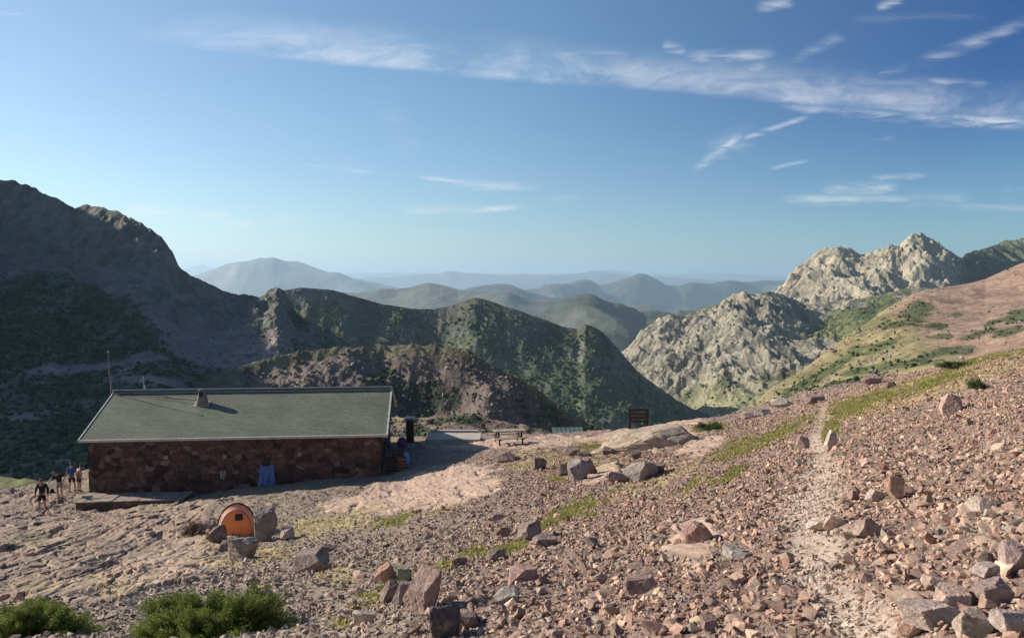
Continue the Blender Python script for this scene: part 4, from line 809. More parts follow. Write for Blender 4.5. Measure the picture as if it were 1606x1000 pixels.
# things hanging on the front wall
clothm = simple_mat('blue_cloth', (.12, .20, .40), .85, 0, .25, 4, .01)
def hang(px_, pyt, pyb, wpx, name, mat, label, cat, fold=.05, shape=None):
    q = lp(px_, pyt, 44.9); q2 = lp(px_, pyb, 44.9); w = wpx / F * 45; h_ = q.z - q2.z; nu, nv = 22, 22
    u, v = np.meshgrid(np.linspace(-.5, .5, nu), np.linspace(0, 1, nv)); X = u * w * (.8 + .3 * v); Z = -v * h_ - .10 * w * (1 - np.abs(u * 2)) * (1 - v) - (0 if shape is None else shape(u, v) * h_)
    Y = -.08 - fold * (1 + np.sin(u * 17 + v * 2)) * (.3 + v) - .03 * fbm(u * 4, v * 4, 2, 7)
    V = np.stack([X, Y, Z], -1).reshape(-1, 3); me = np_mesh(name, V, grid_faces(nv, nu), None, True)
    o = link(name, me, mat); sm = o.modifiers.new('s', 'SOLIDIFY'); sm.thickness = .012
    o.matrix_world = HM @ Matrix.Translation((q.x, y0 - .03, q.z)); return tag(o, label, cat)
hang(417, 730, 762, 26, 'tarpaulin', clothm, 'blue cloth hung on the shaded front wall of the hut', 'cloth', .05, lambda u, v: .18 * np.abs(u) * v)
q = lp(350, 737, 44.9); tw = empty('rope_loop', HM @ Vector((q.x, y0 - .14, q.z)), TH); tag(tw, 'short white rope loop hung on the front wall left of the blue cloth', 'rope')
bm = bmesh.new(); tube(bm, [(-.11, 0, 0), (-.12, 0, -.3), (-.09, 0, -.42), (0, 0, -.47), (.09, 0, -.42), (.12, 0, -.28), (.11, 0, .02)], .03, 7); link('rope', bm_mesh('rope', bm), simple_mat('white_rope', (.55, .54, .52), .8), tw)
bm = bmesh.new(); tube(bm, [(0, .02, -.05), (0, .0, -.36)], .028, 7); link('strand', bm_mesh('strand', bm), simple_mat('white_rope2', (.5, .49, .46), .8), tw)
# skis / poles leaning on the wall
q = lp(283, 752, 44.7); sk = at(283, 776); bm = bmesh.new(); tube(bm, [(0, -.25, -.1), (.05, .18, 1.0)], .025, 6); tube(bm, [(.1, -.2, -.1), (.08, .18, .95)], .02, 6)
o = link('walking_poles', bm_mesh('walking_poles', bm), darkm); bq = HM @ Vector((q.x, y0 - .3, 0)); o.location = (bq.x, bq.y, float(ground(bq.x, bq.y)[0])); tag(o, 'pair of dark walking poles leaning on the front wall of the hut', 'poles')
# low terrace wall in front of the left corner
ta = pt(119, 786, 42.5); gz = float(ground(ta.x, ta.y)[0]); hT = ta.z - gz; wallt = empty('terrace_wall', (ta.x, ta.y, gz), R(5.4)); tag(wallt, 'low dry stone terrace wall at the left front corner of the hut', 'wall')
def low_wall(p0_, p1_, seed, base):
    P, s, z, ci, d = wall_panel(p0_, p1_, lambda s: hT + 0 * s, seed); t_ = (z + .9) / (hT + .9); P[..., 2] = -.5 + (hT + .45) * t_
    cc = np.array(base) * (.6 + .8 * ci)[..., None]; link('stonework', np_mesh('stonework', P.reshape(-1, 3), grid_faces(*s.shape), cc.reshape(-1, 3)), hwm, wallt)
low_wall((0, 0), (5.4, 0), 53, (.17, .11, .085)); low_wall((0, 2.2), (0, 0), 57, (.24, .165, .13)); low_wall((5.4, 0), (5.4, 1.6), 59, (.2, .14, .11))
bm = bmesh.new(); r_ = random.Random(4); xx = -.08
while xx < 5.3:
    w_ = r_.uniform(.4, .9); yy = -.12 + r_.uniform(-.04, .05)
    for q_ in (.55, 1.1, 1.65, 2.2):
        y2 = min(q_ + r_.uniform(-.1, .1), 1.58 if xx > .3 else 2.2); box(bm, xx, xx + w_ - .03, yy, y2 - .02, hT - .055, hT + r_.uniform(-.02, .03)); yy = y2
        if yy > 1.5 and xx > .3: break
    xx += w_
bmesh.ops.bevel(bm, geom=bm.edges[:], offset=.015, segments=1); link('capstones', bm_mesh('capstones', bm), simple_mat('capstone', (.30, .24, .195), .9, 0, .35, 3, .02), wallt)
# white-capped annex pillar at the back right of the hut
p = pt(643, 700, 53.5); an = empty('brown_locker', (p.x, p.y, p.z), TH); tag(an, 'narrow brown boarded cabinet with a white cap beyond the hut gable', 'cabinet')
hh = pt(643, 656, 53.5).z - p.z; part_box('body', brownm, an, (-.26, .28, -.25, .25, -.6, hh)); part_box('cap', trim, an, (-.33, .35, -.32, .32, hh + .003, hh + .10)); part_box('door', darkm, an, (-.18, .20, -.28, -.253, .1, hh - .15))
# pallet crates, rucksack and blue bag by the gable
def crate(px_, pyb, w, d, h, label, mat):
    p = at(px_, pyb); e = empty('crate', p, TH); tag(e, label, 'crate', None)
    bm = bmesh.new()
    for k in range(4):
        z0 = .02 + k * h / 4
        box(bm, -w / 2, w / 2, -d / 2, -d / 2 + .02, z0, z0 + h / 4 * .62); box(bm, -w / 2, w / 2, d / 2 - .02, d / 2, z0, z0 + h / 4 * .62); box(bm, -w / 2, -w / 2 + .02, -d / 2 + .022, d / 2 - .022, z0, z0 + h / 4 * .62); box(bm, w / 2 - .02, w / 2, -d / 2 + .022, d / 2 - .022, z0, z0 + h / 4 * .62)
    link('slats', bm_mesh('slats', bm), mat, e)
    bm = bmesh.new(); [box(bm, sx * (w / 2 - .065) - .022, sx * (w / 2 - .065) + .022, sy * (d / 2 - .045) - .022, sy * (d / 2 - .045) + .022, 0, h) for sx in (-1, 1) for sy in (-1, 1)]
    box(bm, -w / 2 + .03, w / 2 - .03, -d / 2 + .03, d / 2 - .03, .05, .07); link('frame', bm_mesh('frame', bm), darkm, e); return e
om = simple_mat('rusty_wood', (.30, .13, .07), .85, 0, .3, 5)
crate(613, 741, .62, .6, .95, 'tall dark slatted crate against the hut corner', darkm); crate(630, 737, .5, .5, .8, 'rust-coloured slatted crate right of the tall dark crate', om); crate(624, 727, .7, .6, .9, 'brown slatted crate behind the rust-coloured crate', brownm)
def bag(px_, pyb, w, h, d, name, label, cat, m, z=0):
    p = at(px_, pyb); bm = bmesh.new(); bmesh.ops.create_icosphere(bm, subdivisions=4, radius=1)
    for v in bm.verts:
        a = v.co.copy(); k = 1 + .12 * math.sin(a.x * 5 + a.z * 4) * math.cos(a.y * 4); e_ = .6
        v.co = Vector([math.copysign(abs(c_) ** e_, c_) for c_ in a]); v.co = Vector((v.co.x * w / 2 * (1 - .3 * max(0, v.co.z)) * k, v.co.y * d / 2 * k, v.co.z * h / 2 + h / 2))
    e = empty(name, (p.x, p.y, p.z + z), .4); tag(e, label, cat); link('sack', bm_mesh('sack', bm, True), m, e)
    bm = bmesh.new(); tube(bm, [(-w * .18, -d * .3, h * .95), (-w * .1, -d * .35, h * 1.1), (w * .1, -d * .35, h * 1.1), (w * .18, -d * .3, h * .95)], .018, 6); link('handle', bm_mesh('handle', bm, True), darkm, e)
    bm = bmesh.new(); box(bm, -w * .3, w * .3, -d * .56, -d * .40, h * .15, h * .5); bmesh.ops.bevel(bm, geom=bm.edges[:], offset=.03, segments=2); link('pocket', bm_mesh('pocket', bm, True), m, e)
bag(637, 733, .42, .95, .36, 'duffel_bag', 'tall bright blue bag standing by the crates at the hut gable', 'bag', simple_mat('bright_blue_bag', (.16, .36, .60), .6, 0, .2, 5))
bag(631, 716, .6, .7, .4, 'rucksack', 'dark purple rucksack set behind the crates at the hut gable', 'rucksack', simple_mat('dark_purple_cloth', (.10, .07, .14), .8, 0, .2, 5), .55)
# pale concrete slab on the terrace
p0, p1 = at(664, 706), at(745, 706); pb = at(700, 695); bm = bmesh.new(); za = max(p0.z, p1.z) + .10
p0.y += 1.3; box(bm, p0.x, p1.x + .2, p0.y, p0.y + 2.4, za - .6, za); bmesh.ops.bevel(bm, geom=bm.edges[:], offset=.03, segments=1); box(bm, p0.x + .1, p1.x, p0.y + 2.3, p0.y + 2.7, za + .003, za + .13)
tag(link('concrete_slab', bm_mesh('concrete_slab', bm), simple_mat('slab_concrete', (.43, .38, .31), .9, 0, .2, 2, .01)), 'pale concrete slab with a raised back kerb on the terrace right of the hut', 'slab')
# ------------------------------------------------------------------ picnic table
pt_ = at(798, 697); pc = empty('picnic_table', pt_ + Vector((0, .5, .02)), R(14)); tag(pc, 'weathered wooden picnic table with attached benches on the terrace', 'picnic table')
def planks(name, x0_, x1_, y0_, y1_, z, n_, M=None):
    bm = bmesh.new(); w_ = (y1_ - y0_) / n_
    for k in range(n_): box(bm, x0_ + .01 * (k % 2), x1_ - .01 * (k % 3), y0_ + k * w_, y0_ + (k + 1) * w_ - .014, z - .045, z)
    bmesh.ops.bevel(bm, geom=bm.edges[:], offset=.006, segments=1); return link(name, bm_mesh(name, bm), woodm, pc)
planks('tabletop', -1.0, 1.0, -.38, .38, .80, 5); planks('seat', -1.05, 1.05, -.95, -.62, .45, 2); planks('seat', -1.05, 1.05, .62, .95, .45, 2)
for sx in (-.72, .72):
    for sy in (-1, 1):
        bm = bmesh.new(); tube(bm, [(sx, sy * .66, 0), (sx, sy * .24, .73)], .055, 6); link('leg', bm_mesh('leg', bm), darkm, pc)
    part_box('crossbeam', darkm, pc, (sx - .045, sx + .045, -.93, .93, .33, .40))
# ------------------------------------------------------------------ timber board behind the outcrop
p = pt(1001, 664, 56.5); zb = float(ground(p.x, p.y)[0]); sg = empty('notice_board', (p.x, p.y, min(zb, p.z) - .3), R(-4)); H0 = pt(1001, 640, 56.5).z - sg.location.z
tag(sg, 'dark timber board of horizontal planks standing behind the pink outcrop', 'notice board'); dbrown = simple_mat('red_brown_timber', (.05, .027, .022), .85, 0, .35, 4, .01)
for sx in (-.60, .60): part_box('post', dbrown, sg, (sx - .08, sx + .08, -.06, .06, -.3, H0 - .02))
for k in range(4): part_box('plank', dbrown, sg, (-.74 + .02 * k, .74 - .015 * k, -.12, -.063, H0 - .19 - k * .27, H0 - .03 - k * .27))
part_box('rail', dbrown, sg, (-.68, .68, -.18, -.123, H0 - .07, H0 + .0))
# ------------------------------------------------------------------ low shed roof below the terrace
p = pt(893, 686, 62); sh = empty('shed', (p.x, p.y, p.z - 1.2), R(3)); tag(sh, 'low shed with a green sheet roof just below the terrace edge', 'shed')
part_box('wall', concm, sh, (-1.0, 1.0, 0.1, 1.5, -1.0, .95)); bm = bmesh.new()
for k in range(14): box(bm, -1.25 + k * .175, -1.25 + k * .175 + .165, -.1, 1.9, 1.06 + .02 * (k % 2), 1.10 + .02 * (k % 2), M=Matrix.Rotation(R(24), 4, 'X'))
link('roof', bm_mesh('roof', bm), greenp, sh); part_box('post', trim, sh, (1.22, 1.30, -.16, -.08, -1, 1.35))
# ------------------------------------------------------------------ tent
tp = at(370, 838); tent = empty('tent', tp, R(14)); tent.scale = (.90, .9, .80); tag(tent, 'small orange tunnel tent with a black-piped end behind the boulder', 'tent')
def fabric(name, col, tr=.35):
    m = simple_mat(name, col, .6, 0, .12, 6, .01); nt = m.node_tree; b = nt.nodes['Principled BSDF']; out = nt.nodes['Material Output']; t = N(nt, 'ShaderNodeBsdfTranslucent'); t.inputs[0].default_value = (*col, 1)
    ms = N(nt, 'ShaderNodeMixShader'); ms.inputs[0].default_value = tr; lk(nt, b.outputs[0], ms.inputs[1]); lk(nt, t.outputs[0], ms.inputs[2]); lk(nt, ms.outputs[0], out.inputs[0]); return m
orange = fabric('orange_fabric', (.80, .38, .16), .5); pinkf = fabric('pink_fabric', (.66, .38, .29)); blackf = simple_mat('black_piping', (.02, .02, .025), .6)  # front band cloth is pinker than the flysheet
def hoop(w, h_, y, tiltk=0, n_=41): return [Vector((-w / 2 * math.cos(a), y + tiltk * math.sin(a), h_ * math.sin(a) ** .85)) for a in np.linspace(0, math.pi, n_)]
def loft(name, hs, mat, parent, sub=6, wr=.0):
    bm = bmesh.new(); rows = []
    for a, b in zip(hs, hs[1:]):
        for k in range(sub): rows.append([p_.lerp(q_, k / sub) * 1.0 for p_, q_ in zip(a, b)])
    rows.append(hs[-1]); vs = [[bm.verts.new(p_ + Vector((0, 0, -wr * math.sin(math.pi * ((i % sub) / sub)) * 1.0))) for p_ in r] for i, r in enumerate(rows)]
    for a, b in zip(vs, vs[1:]):
        for i in range(len(a) - 1): bm.faces.new((a[i], a[i + 1], b[i + 1], b[i]))
    return link(name, bm_mesh(name, bm, True), mat, parent)
hA, hB, hC, hD = hoop(1.30, 1.16, .0, .12), hoop(1.58, 1.38, .42), hoop(1.35, 1.10, 1.3), hoop(.8, .35, 2.3)
loft('front_band', [hA, hB], pinkf, tent, 5, .01); loft('flysheet', [hB, hC, hD], orange, tent, 6, .03)
bm = bmesh.new(); tube(bm, [v + Vector((0, -.01, .02)) for v in hB], .035, 8); link('piping', bm_mesh('piping', bm, True), blackf, tent)
bm = bmesh.new(); tube(bm, hA, .016, 6); link('door_hem', bm_mesh('door_hem', bm, True), simple_mat('dark_hem', (.10, .05, .03), .7), tent)
u, v = np.meshgrid(np.linspace(0, 1, 41), np.linspace(0, 1, 20)); A_ = np.array([list(p_) for p_ in hA]); X = A_[None, :, 0] * np.ones_like(v); Zt = A_[None, :, 2]; Z = Zt * v; k_ = np.sin(np.pi * u)
Y = A_[None, :, 1] * v - .10 * k_ * np.sin(np.pi * v) + .035 * np.sin(u * 34 + 3 * v) * (1 - v) * k_ - .03 * (1 - v) * k_
dr = link('door', np_mesh('door', np.stack([X, Y, Z], -1).reshape(-1, 3), grid_faces(20, 41), None, True), orange, tent)
bm = bmesh.new(); box(bm, -.02, .30, -.085, -.06, .70, 1.02, M=Matrix.Rotation(R(-3), 4, 'X')); link('window', bm_mesh('window', bm), simple_mat('dark_window', (.02, .028, .035), .35), dr)
bm = bmesh.new(); box(bm, .10, .24, -.084, -.077, .80, .93, M=Matrix.Rotation(R(-3), 4, 'X')); link('patch', bm_mesh('patch', bm), simple_mat('grey_patch', (.16, .2, .2), .5), dr)
for sx in (-1, 1):
    bm = bmesh.new(); tube(bm, [(sx * .55, .42, .95), (sx * 1.2, .1, .02)], .006, 5); link('guy_line', bm_mesh('guy_line', bm), darkm, tent)
# ------------------------------------------------------------------ leafy shrubs
def shrub(px_, pyb, w, h_, n_, label, leaf=.035, col=(.17, .22, .04), kind='shrub', nb=46, dep=.8, p=None, cat='shrub', cl=.2):
    p = at(px_, pyb) if p is None else p; e = empty(kind, p); tag(e, label, cat)
    bm = bmesh.new(); r_ = random.Random(int(px_)); tips = []
    for i in range(nb):
        a = r_.uniform(0, 6.28); ph = math.acos(r_.uniform(.05, 1)) * .98; sx, sy, sz = math.sin(ph) * math.cos(a), math.sin(ph) * math.sin(a), math.cos(ph); k = r_.uniform(.62, 1.0) * (1 + .16 * math.sin(a * 3 + px_) + .1 * math.sin(a * 7 + 2))
        t_ = Vector((sx * w / 2 * k, sy * w / 2 * dep * k, (.12 + .88 * sz) * h_ * k)); tips.append(t_)
        if i % 2 == 0: tube(bm, [(0, 0, -.1), t_ * .5 + Vector((0, 0, -.04)), t_], [.03 * h_, .018 * h_, .006], 5)
    link('stems', bm_mesh('stems', bm, True), darkm, e)
    rr = np.random.default_rng(int(px_)); T_ = np.array([list(t) for t in tips]); ci = rr.integers(0, nb, n_); dv = rr.normal(size=(n_, 3)); dv /= np.linalg.norm(dv, axis=1)[:, None]
    C_ = T_[ci] * rr.uniform(.45, 1, (n_, 1)) ** .5 + dv * (rr.uniform(.55, 1, (n_, 1)) * cl * h_ * rr.uniform(.6, 1.2, nb)[ci][:, None]); C_[:, 2] = np.maximum(C_[:, 2], .0)
    s = leaf * rr.uniform(.6, 1.3, (n_, 1)); a1 = rr.normal(size=(n_, 3)) + dv * .3 + [0, 0, .5]; a1 /= np.linalg.norm(a1, axis=1)[:, None]; a2 = np.cross(a1, rr.normal(size=(n_, 3))); a2 /= np.linalg.norm(a2, axis=1)[:, None]
    V = np.stack([C_ - a2 * s * .45, C_ + a1 * s * .5 + a2 * 0 - np.cross(a1, a2) * s * .1, C_ + a1 * s * 1.3, C_ + a2 * s * .45 + a1 * s * .55], 1).reshape(-1, 3)
    tone = rr.uniform(.7, 1.3, (n_, 1)) * rr.uniform(.75, 1.25, nb)[ci][:, None]; c_ = np.array(col)[None] * tone * np.where(rr.uniform(0, 1, (n_, 1)) < .2, [[1.5, 1.15, .9]], [[1, 1, 1]])
    link('foliage', np_mesh('foliage', V, np.arange(len(V)).reshape(-1, 4), np.repeat(c_, 4, 0)), leafm, e)
leafm = col_mat('shrub_leaf', (3,), (.2,), bump=0, rough=.6, trans=.3)
b1 = at(352, 985); shrub(352, 985, 2.9, .92, 170000, 'wide bright green leafy shrub at the bottom edge, the larger of the two', p=Vector((b1.x + .02, b1.y - .55, float(ground(b1.x, b1.y - .55)[0]) - .30)), nb=420, leaf=.030, cl=.11)
b2 = at(62, 985); shrub(52, 985, 2.2, .62, 100000, 'bright green leafy shrub in the bottom left corner', p=Vector((b2.x + .1, b2.y - .4, float(ground(b2.x, b2.y - .4)[0]) - .22)), nb=300, leaf=.030, cl=.13)
shrub(1532, 611, .75, .42, 2500, 'small dark green shrub in the upper right scree', .04, (.07, .12, .03), cl=.25)
shrub(1112, 674, 1.9, .42, 4000, 'flat dark green juniper beside the pink outcrop', .06, (.05, .08, .028), 'juniper', cl=.3, cat='juniper')
shrub(1500, 577, 2.2, .35, 3000, 'dark green juniper mat on the grassy skyline at right', .07, (.06, .09, .03), 'juniper', cl=.3, cat='juniper')
shrub(303, 838, 1.0, .5, 2200, 'dried reddish-brown bush on the bedrock left of the tent', .05, (.13, .075, .05), 'dry_bush', cl=.25, cat='bush')
# ------------------------------------------------------------------ people
def skin_np(chains, sub=1):
    """chains: list of (points, radii, parent_chain or None, parent_index); grows one continuous surface"""
    vs, es, rs, idx = [], [], [], []
    for pts, rad, pc_, pi in chains:
        ids = []; prev = None if pc_ is None else idx[pc_][pi]
        for p_, r_ in zip(pts, rad):
            vs.append(p_); rs.append(r_); i = len(vs) - 1; ids.append(i)
            if prev is not None: es.append((prev, i))
            prev = i
        idx.append(ids)
    me = bpy.data.meshes.new('tmp'); me.from_pydata([tuple(v) for v in vs], es, []); o = bpy.data.objects.new('tmp', me); COL.objects.link(o)
    sk = o.modifiers.new('s', 'SKIN'); su = o.modifiers.new('u', 'SUBSURF'); su.levels = sub; su.render_levels = sub
    sv = me.skin_vertices[0].data
    for i, r_ in enumerate(rs):
        sv[i].radius = (r_, r_) if not isinstance(r_, tuple) else r_; sv[i].use_root = (i == 0)
    dg = bpy.context.evaluated_depsgraph_get(); ev = o.evaluated_get(dg); m2 = bpy.data.meshes.new_from_object(ev)
    bm = bmesh.new(); bm.from_mesh(m2); bpy.data.meshes.remove(m2); bpy.data.objects.remove(o); bpy.data.meshes.remove(me); return bm
def join_bm(a, b):
    me = bpy.data.meshes.new('t'); b.to_mesh(me); b.free(); a.from_mesh(me); bpy.data.meshes.remove(me)
def person(loc, rz, label, skin_c, shirt_c, short_c, hair_c, J, sleeves='long', scale=1.0, shoe_c=(.05, .045, .04), cap=None):
    e = empty('person', loc, rz); e.scale = (scale,) * 3; tag(e, label, 'person')
    D = dict(pel=(0, 0, .95), sp=(0, 0, 1.14), ch=(0, -.01, 1.36), nk=(0, 0, 1.50), hd=(0, -.02, 1.60), tp=(0, -.02, 1.70),
             lsh=(-.19, 0, 1.42), lel=(-.25, .02, 1.14), lwr=(-.26, -.06, .89), rsh=(.19, 0, 1.42), rel=(.25, .02, 1.14), rwr=(.26, -.06, .89),
             lhp=(-.09, 0, .90), lkn=(-.105, -.03, .49), lak=(-.11, .02, .08), rhp=(.09, 0, .90), rkn=(.105, -.03, .49), rak=(.11, .02, .08))
    D.update(J); D = {k: Vector(v) for k, v in D.items()}
    skm = simple_mat('skin', skin_c, .6, 0, .08, 8); shm = simple_mat('shirt', shirt_c, .9, 0, .2, 10, .006); stm = simple_mat('shorts', short_c, .9, 0, .2, 10, .006); hrm = simple_mat('hair', hair_c, .8, 0, .3, 30); som = simple_mat('shoe', shoe_c, .8)
    ft = lambda k, s: [D[k] + Vector((0, -.06, -.035)), D[k] + Vector((s * .012, -.15, -.055))]
    ch = [([D['pel'], D['sp'], D['ch'], D['nk'], D['hd'], D['tp']], [(.15, .10), (.13, .095), (.15, .105), .055, .085, .07], None, 0)]
    for s, a in ((-1, 'l'), (1, 'r')):
        ch.append(([D[a + 'sh'], D[a + 'el'], D[a + 'el'].lerp(D[a + 'wr'], .5), D[a + 'wr']], [.06, .043, .038, .026], 0, 2))
        dr_ = (D[a + 'wr'] - D[a + 'el']).normalized(); ch.append(([D[a + 'wr'] + dr_ * .05, D[a + 'wr'] + dr_ * .085], [(.034, .018), (.036, .016)], len(ch) - 1, 3))
        ch.append(([D[a + 'hp'], D[a + 'kn'], D[a + 'kn'].lerp(D[a + 'ak'], .35), D[a + 'ak']] + ft(a + 'ak', s), [.085, .055, .056, .036, .038, .03], 0, 0))
    bm = skin_np(ch, 2)
    for s, a in ((-1, 'l'), (1, 'r')):                                      # fingers and thumb
        dr_ = (D[a + 'wr'] - D[a + 'el']).normalized(); side = Vector((0, -1, 0)) - dr_ * Vector((0, -1, 0)).dot(dr_); side.normalize(); nrm_ = dr_.cross(side); b0 = D[a + 'wr'] + dr_ * .075
        for i, L in enumerate((.068, .076, .071, .055)):
            r0 = b0 + side * (.027 - .018 * i); join_bm(bm, skin_np([([r0, r0 + dr_ * L * .5, r0 + dr_ * L * .85 - nrm_ * s * .012, r0 + dr_ * L - nrm_ * s * .028], [.009, .009, .008, .007], None, 0)], 1))
        r0 = D[a + 'wr'] + dr_ * .035 + side * .02; join_bm(bm, skin_np([([r0, r0 + side * .025 + dr_ * .03, r0 + side * .03 + dr_ * .06], [.011, .010, .008], None, 0)], 1))
    up = (D['tp'] - D['hd']).normalized(); fr = Vector((0, -1, 0)); fr = (fr - up * fr.dot(up)).normalized(); rt = up.cross(fr); hc = D['hd'] + up * .045   # face: nose, ears, brow
    for c_, r_ in ((hc + fr * .098 - up * .01, .016), (hc + rt * .082, .02), (hc - rt * .082, .02), (hc + fr * .07 - up * .065, .03)):
        bmesh.ops.create_icosphere(bm, subdivisions=2, radius=r_, matrix=Matrix.Translation(c_))
    link('body', bm_mesh('body', bm, True), skm, e)
    bm = bmesh.new()
    for s in (-1, 1): bmesh.ops.create_icosphere(bm, subdivisions=2, radius=.010, matrix=Matrix.Translation(hc + fr * .086 + rt * s * .032 + up * .012))
    bmesh.ops.create_icosphere(bm, subdivisions=2, radius=.012, matrix=Matrix.Translation(hc + fr * .090 - up * .048) @ Matrix.Diagonal((2, .6, .5, 1)))
    link('face_features', bm_mesh('face_features', bm, True), simple_mat('dark_eye', (.05, .03, .03), .5), e)
    g_ = .022
    c2 = [([D['pel'] + Vector((0, 0, -.04)), D['pel'].lerp(D['sp'], .6), D['ch'] - Vector((0, 0, .02)), D['nk'] - Vector((0, 0, .03))], [(.16, .115), (.15, .115), (.165, .12), .07], None, 0)]
    for a in 'lr':
        if sleeves == 'long': c2.append(([D[a + 'sh'], D[a + 'el'], D[a + 'el'].lerp(D[a + 'wr'], .5), D[a + 'el'].lerp(D[a + 'wr'], .95)], [.078, .06, .052, .04], 0, 2))
        elif sleeves == 'short': c2.append(([D[a + 'sh'], D[a + 'sh'].lerp(D[a + 'el'], .7)], [.08, .068], 0, 2))
        else: c2.append(([D[a + 'sh'].lerp(D['ch'], .25)], [.06], 0, 2))
    link('shirt', bm_mesh('shirt', skin_np(c2, 2), True), shm, e)
    c3 = [([D['pel'] + Vector((0, 0, .05)), D['pel'] + Vector((0, 0, -.03))], [(.165, .12), (.155, .12)], None, 0)]
    for a in 'lr': c3.append(([D[a + 'hp'] - Vector((0, 0, .04)), D[a + 'hp'].lerp(D[a + 'kn'], .8)], [.105, .09], 0, 1))
    link('shorts', bm_mesh('shorts', skin_np(c3, 2), True), stm, e)
    bm = bmesh.new(); bmesh.ops.create_icosphere(bm, subdivisions=3, radius=.102)
    bmesh.ops.delete(bm, geom=[v for v in bm.verts if v.co.z < -.01 and v.co.y < .02 or v.co.z < -.06], context='VERTS')
    Mh = Matrix.Translation(hc + up * .03 - fr * .012) @ Matrix((rt, -fr, up)).transposed().to_4x4(); bm.transform(Mh); h_ = link('hair', bm_mesh('hair', bm, True), hrm, e)
    for s, a in ((-1, 'l'), (1, 'r')):
        bm = bmesh.new(); join_bm(bm, skin_np([([D[a + 'ak'] + Vector((0, .03, -.02)), D[a + 'ak'] + Vector((0, -.06, -.04)), D[a + 'ak'] + Vector((s * .012, -.16, -.05))], [(.045, .05), (.048, .04), (.04, .028)], None, 0)], 2)); link('shoe', bm_mesh('shoe', bm, True), som, e)
    return e
def gp(px_, pyb):
    return at(px_, pyb)
person(gp(67, 803), R(8), 'person in a black long-sleeved top and black shorts walking towards the photographer', (.42, .24, .17), (.018, .018, .022), (.02, .02, .022), (.16, .07, .05),
       dict(lkn=(-.10, -.14, .50), lak=(-.10, -.08, .12), rkn=(.10, .0, .49), rak=(.10, .13, .11), lel=(-.31, .06, 1.17), lwr=(-.34, .02, .93), rel=(.30, -.03, 1.17), rwr=(.33, -.14, .94), hd=(0, -.07, 1.58), tp=(0, -.09, 1.67)), 'long', 1.0)
person(gp(94, 781), R(14), 'person in a black t-shirt and grey-white shorts bending forward behind the one in black', (.46, .27, .19), (.02, .02, .024), (.30, .30, .29), (.20, .12, .07),
       dict(ch=(-.05, -.14, 1.30), nk=(-.10, -.24, 1.41), hd=(-.13, -.31, 1.46), tp=(-.15, -.35, 1.55), lsh=(-.26, -.12, 1.34), lel=(-.40, -.20, 1.15), lwr=(-.50, -.32, .97), rsh=(.13, -.08, 1.38), rel=(.30, .02, 1.24), rwr=(.24, -.12, 1.05)), 'short', .97)
e3 = person(gp(113, 771), R(200), 'person in a blue shirt and dark shorts standing by the left hut corner', (.48, .29, .21), (.05, .11, .30), (.025, .025, .035), (.09, .05, .03),
       dict(lak=(-.18, .05, .08), lkn=(-.14, -.02, .49), rak=(.14, .0, .08)), 'short', .97)
person(gp(124, 770), R(150), 'person in a brown top half hidden against the hut corner', (.38, .22, .15), (.16, .085, .06), (.05, .05, .055), (.05, .03, .02),
       dict(ch=(.06, -.08, 1.30), nk=(.08, -.16, 1.42), hd=(.09, -.22, 1.50), tp=(.09, -.24, 1.59), rwr=(.34, -.22, 1.05), rsh=(.22, -.06, 1.36), lsh=(-.12, -.04, 1.36)), 'sleeveless', .92)
# small black ball-shaped bag beside the walkers
bag(82, 772, .22, .22, .2, 'pouch', 'small black pouch lying on the rock between the walkers', 'bag', simple_mat('black_cloth', (.02, .02, .02), .8))
# ------------------------------------------------------------------ light, sky, air
SUN_EL, SUN_AZ = R(28), R(17)                       # sun low on the left, a little beyond the hut
to_sun = Vector((-math.cos(SUN_EL) * math.cos(SUN_AZ), math.cos(SUN_EL) * math.sin(SUN_AZ), math.sin(SUN_EL)))
ld = bpy.data.lights.new('sun', 'SUN'); ld.energy = 5.0; ld.angle = R(.53); ld.color = (1.0, .93, .83)
lo = bpy.data.objects.new('sun', ld); COL.objects.link(lo); lo.rotation_euler = to_sun.to_track_quat('Z', 'Y').to_euler(); lo.location = (-20, 10, 40)
w = bpy.data.worlds.new("World"); S.world = w; w.use_nodes = True; nt = w.node_tree; bg = nt.nodes['Background']
sky = N(nt, 'ShaderNodeTexSky', sky_type='NISHITA'); sky.sun_disc = False; sky.sun_elevation = SUN_EL
sky.sun_rotation = math.atan2(to_sun.x, to_sun.y); sky.altitude = 1900; sky.air_density = 1.15; sky.dust_density = .9; sky.ozone_density = 2.2
bg.inputs[1].default_value = .094
tc = N(nt, 'ShaderNodeTexCoord'); sx = N(nt, 'ShaderNodeSeparateXYZ'); lk(nt, tc.outputs['Generated'], sx.inputs[0])
def mth(op, a, b=None, c=None, clamp=False):
    n_ = N(nt, 'ShaderNodeMath', operation=op); n_.use_clamp = clamp
    for i, v in enumerate((a, b, c)):
        if v is None: continue
        if isinstance(v, (int, float)): n_.inputs[i].default_value = v
        else: lk(nt, v, n_.inputs[i])
    return n_.outputs[0]
def mrg(v, a, b, c=0., d=1., smooth=True):
    n_ = N(nt, 'ShaderNodeMapRange'); n_.interpolation_type = 'SMOOTHSTEP' if smooth else 'LINEAR'
    for nm, q in (('From Min', a), ('From Max', b), ('To Min', c), ('To Max', d)): n_.inputs[nm].default_value = q
    lk(nt, v, n_.inputs['Value']); return n_.outputs[0]
ysafe = mth('MAXIMUM', sx.outputs[1], .05); U = mth('DIVIDE', sx.outputs[0], ysafe); Vv = mth('DIVIDE', sx.outputs[2], ysafe)
cmb = N(nt, 'ShaderNodeCombineXYZ'); lk(nt, U, cmb.inputs[0]); lk(nt, Vv, cmb.inputs[1])
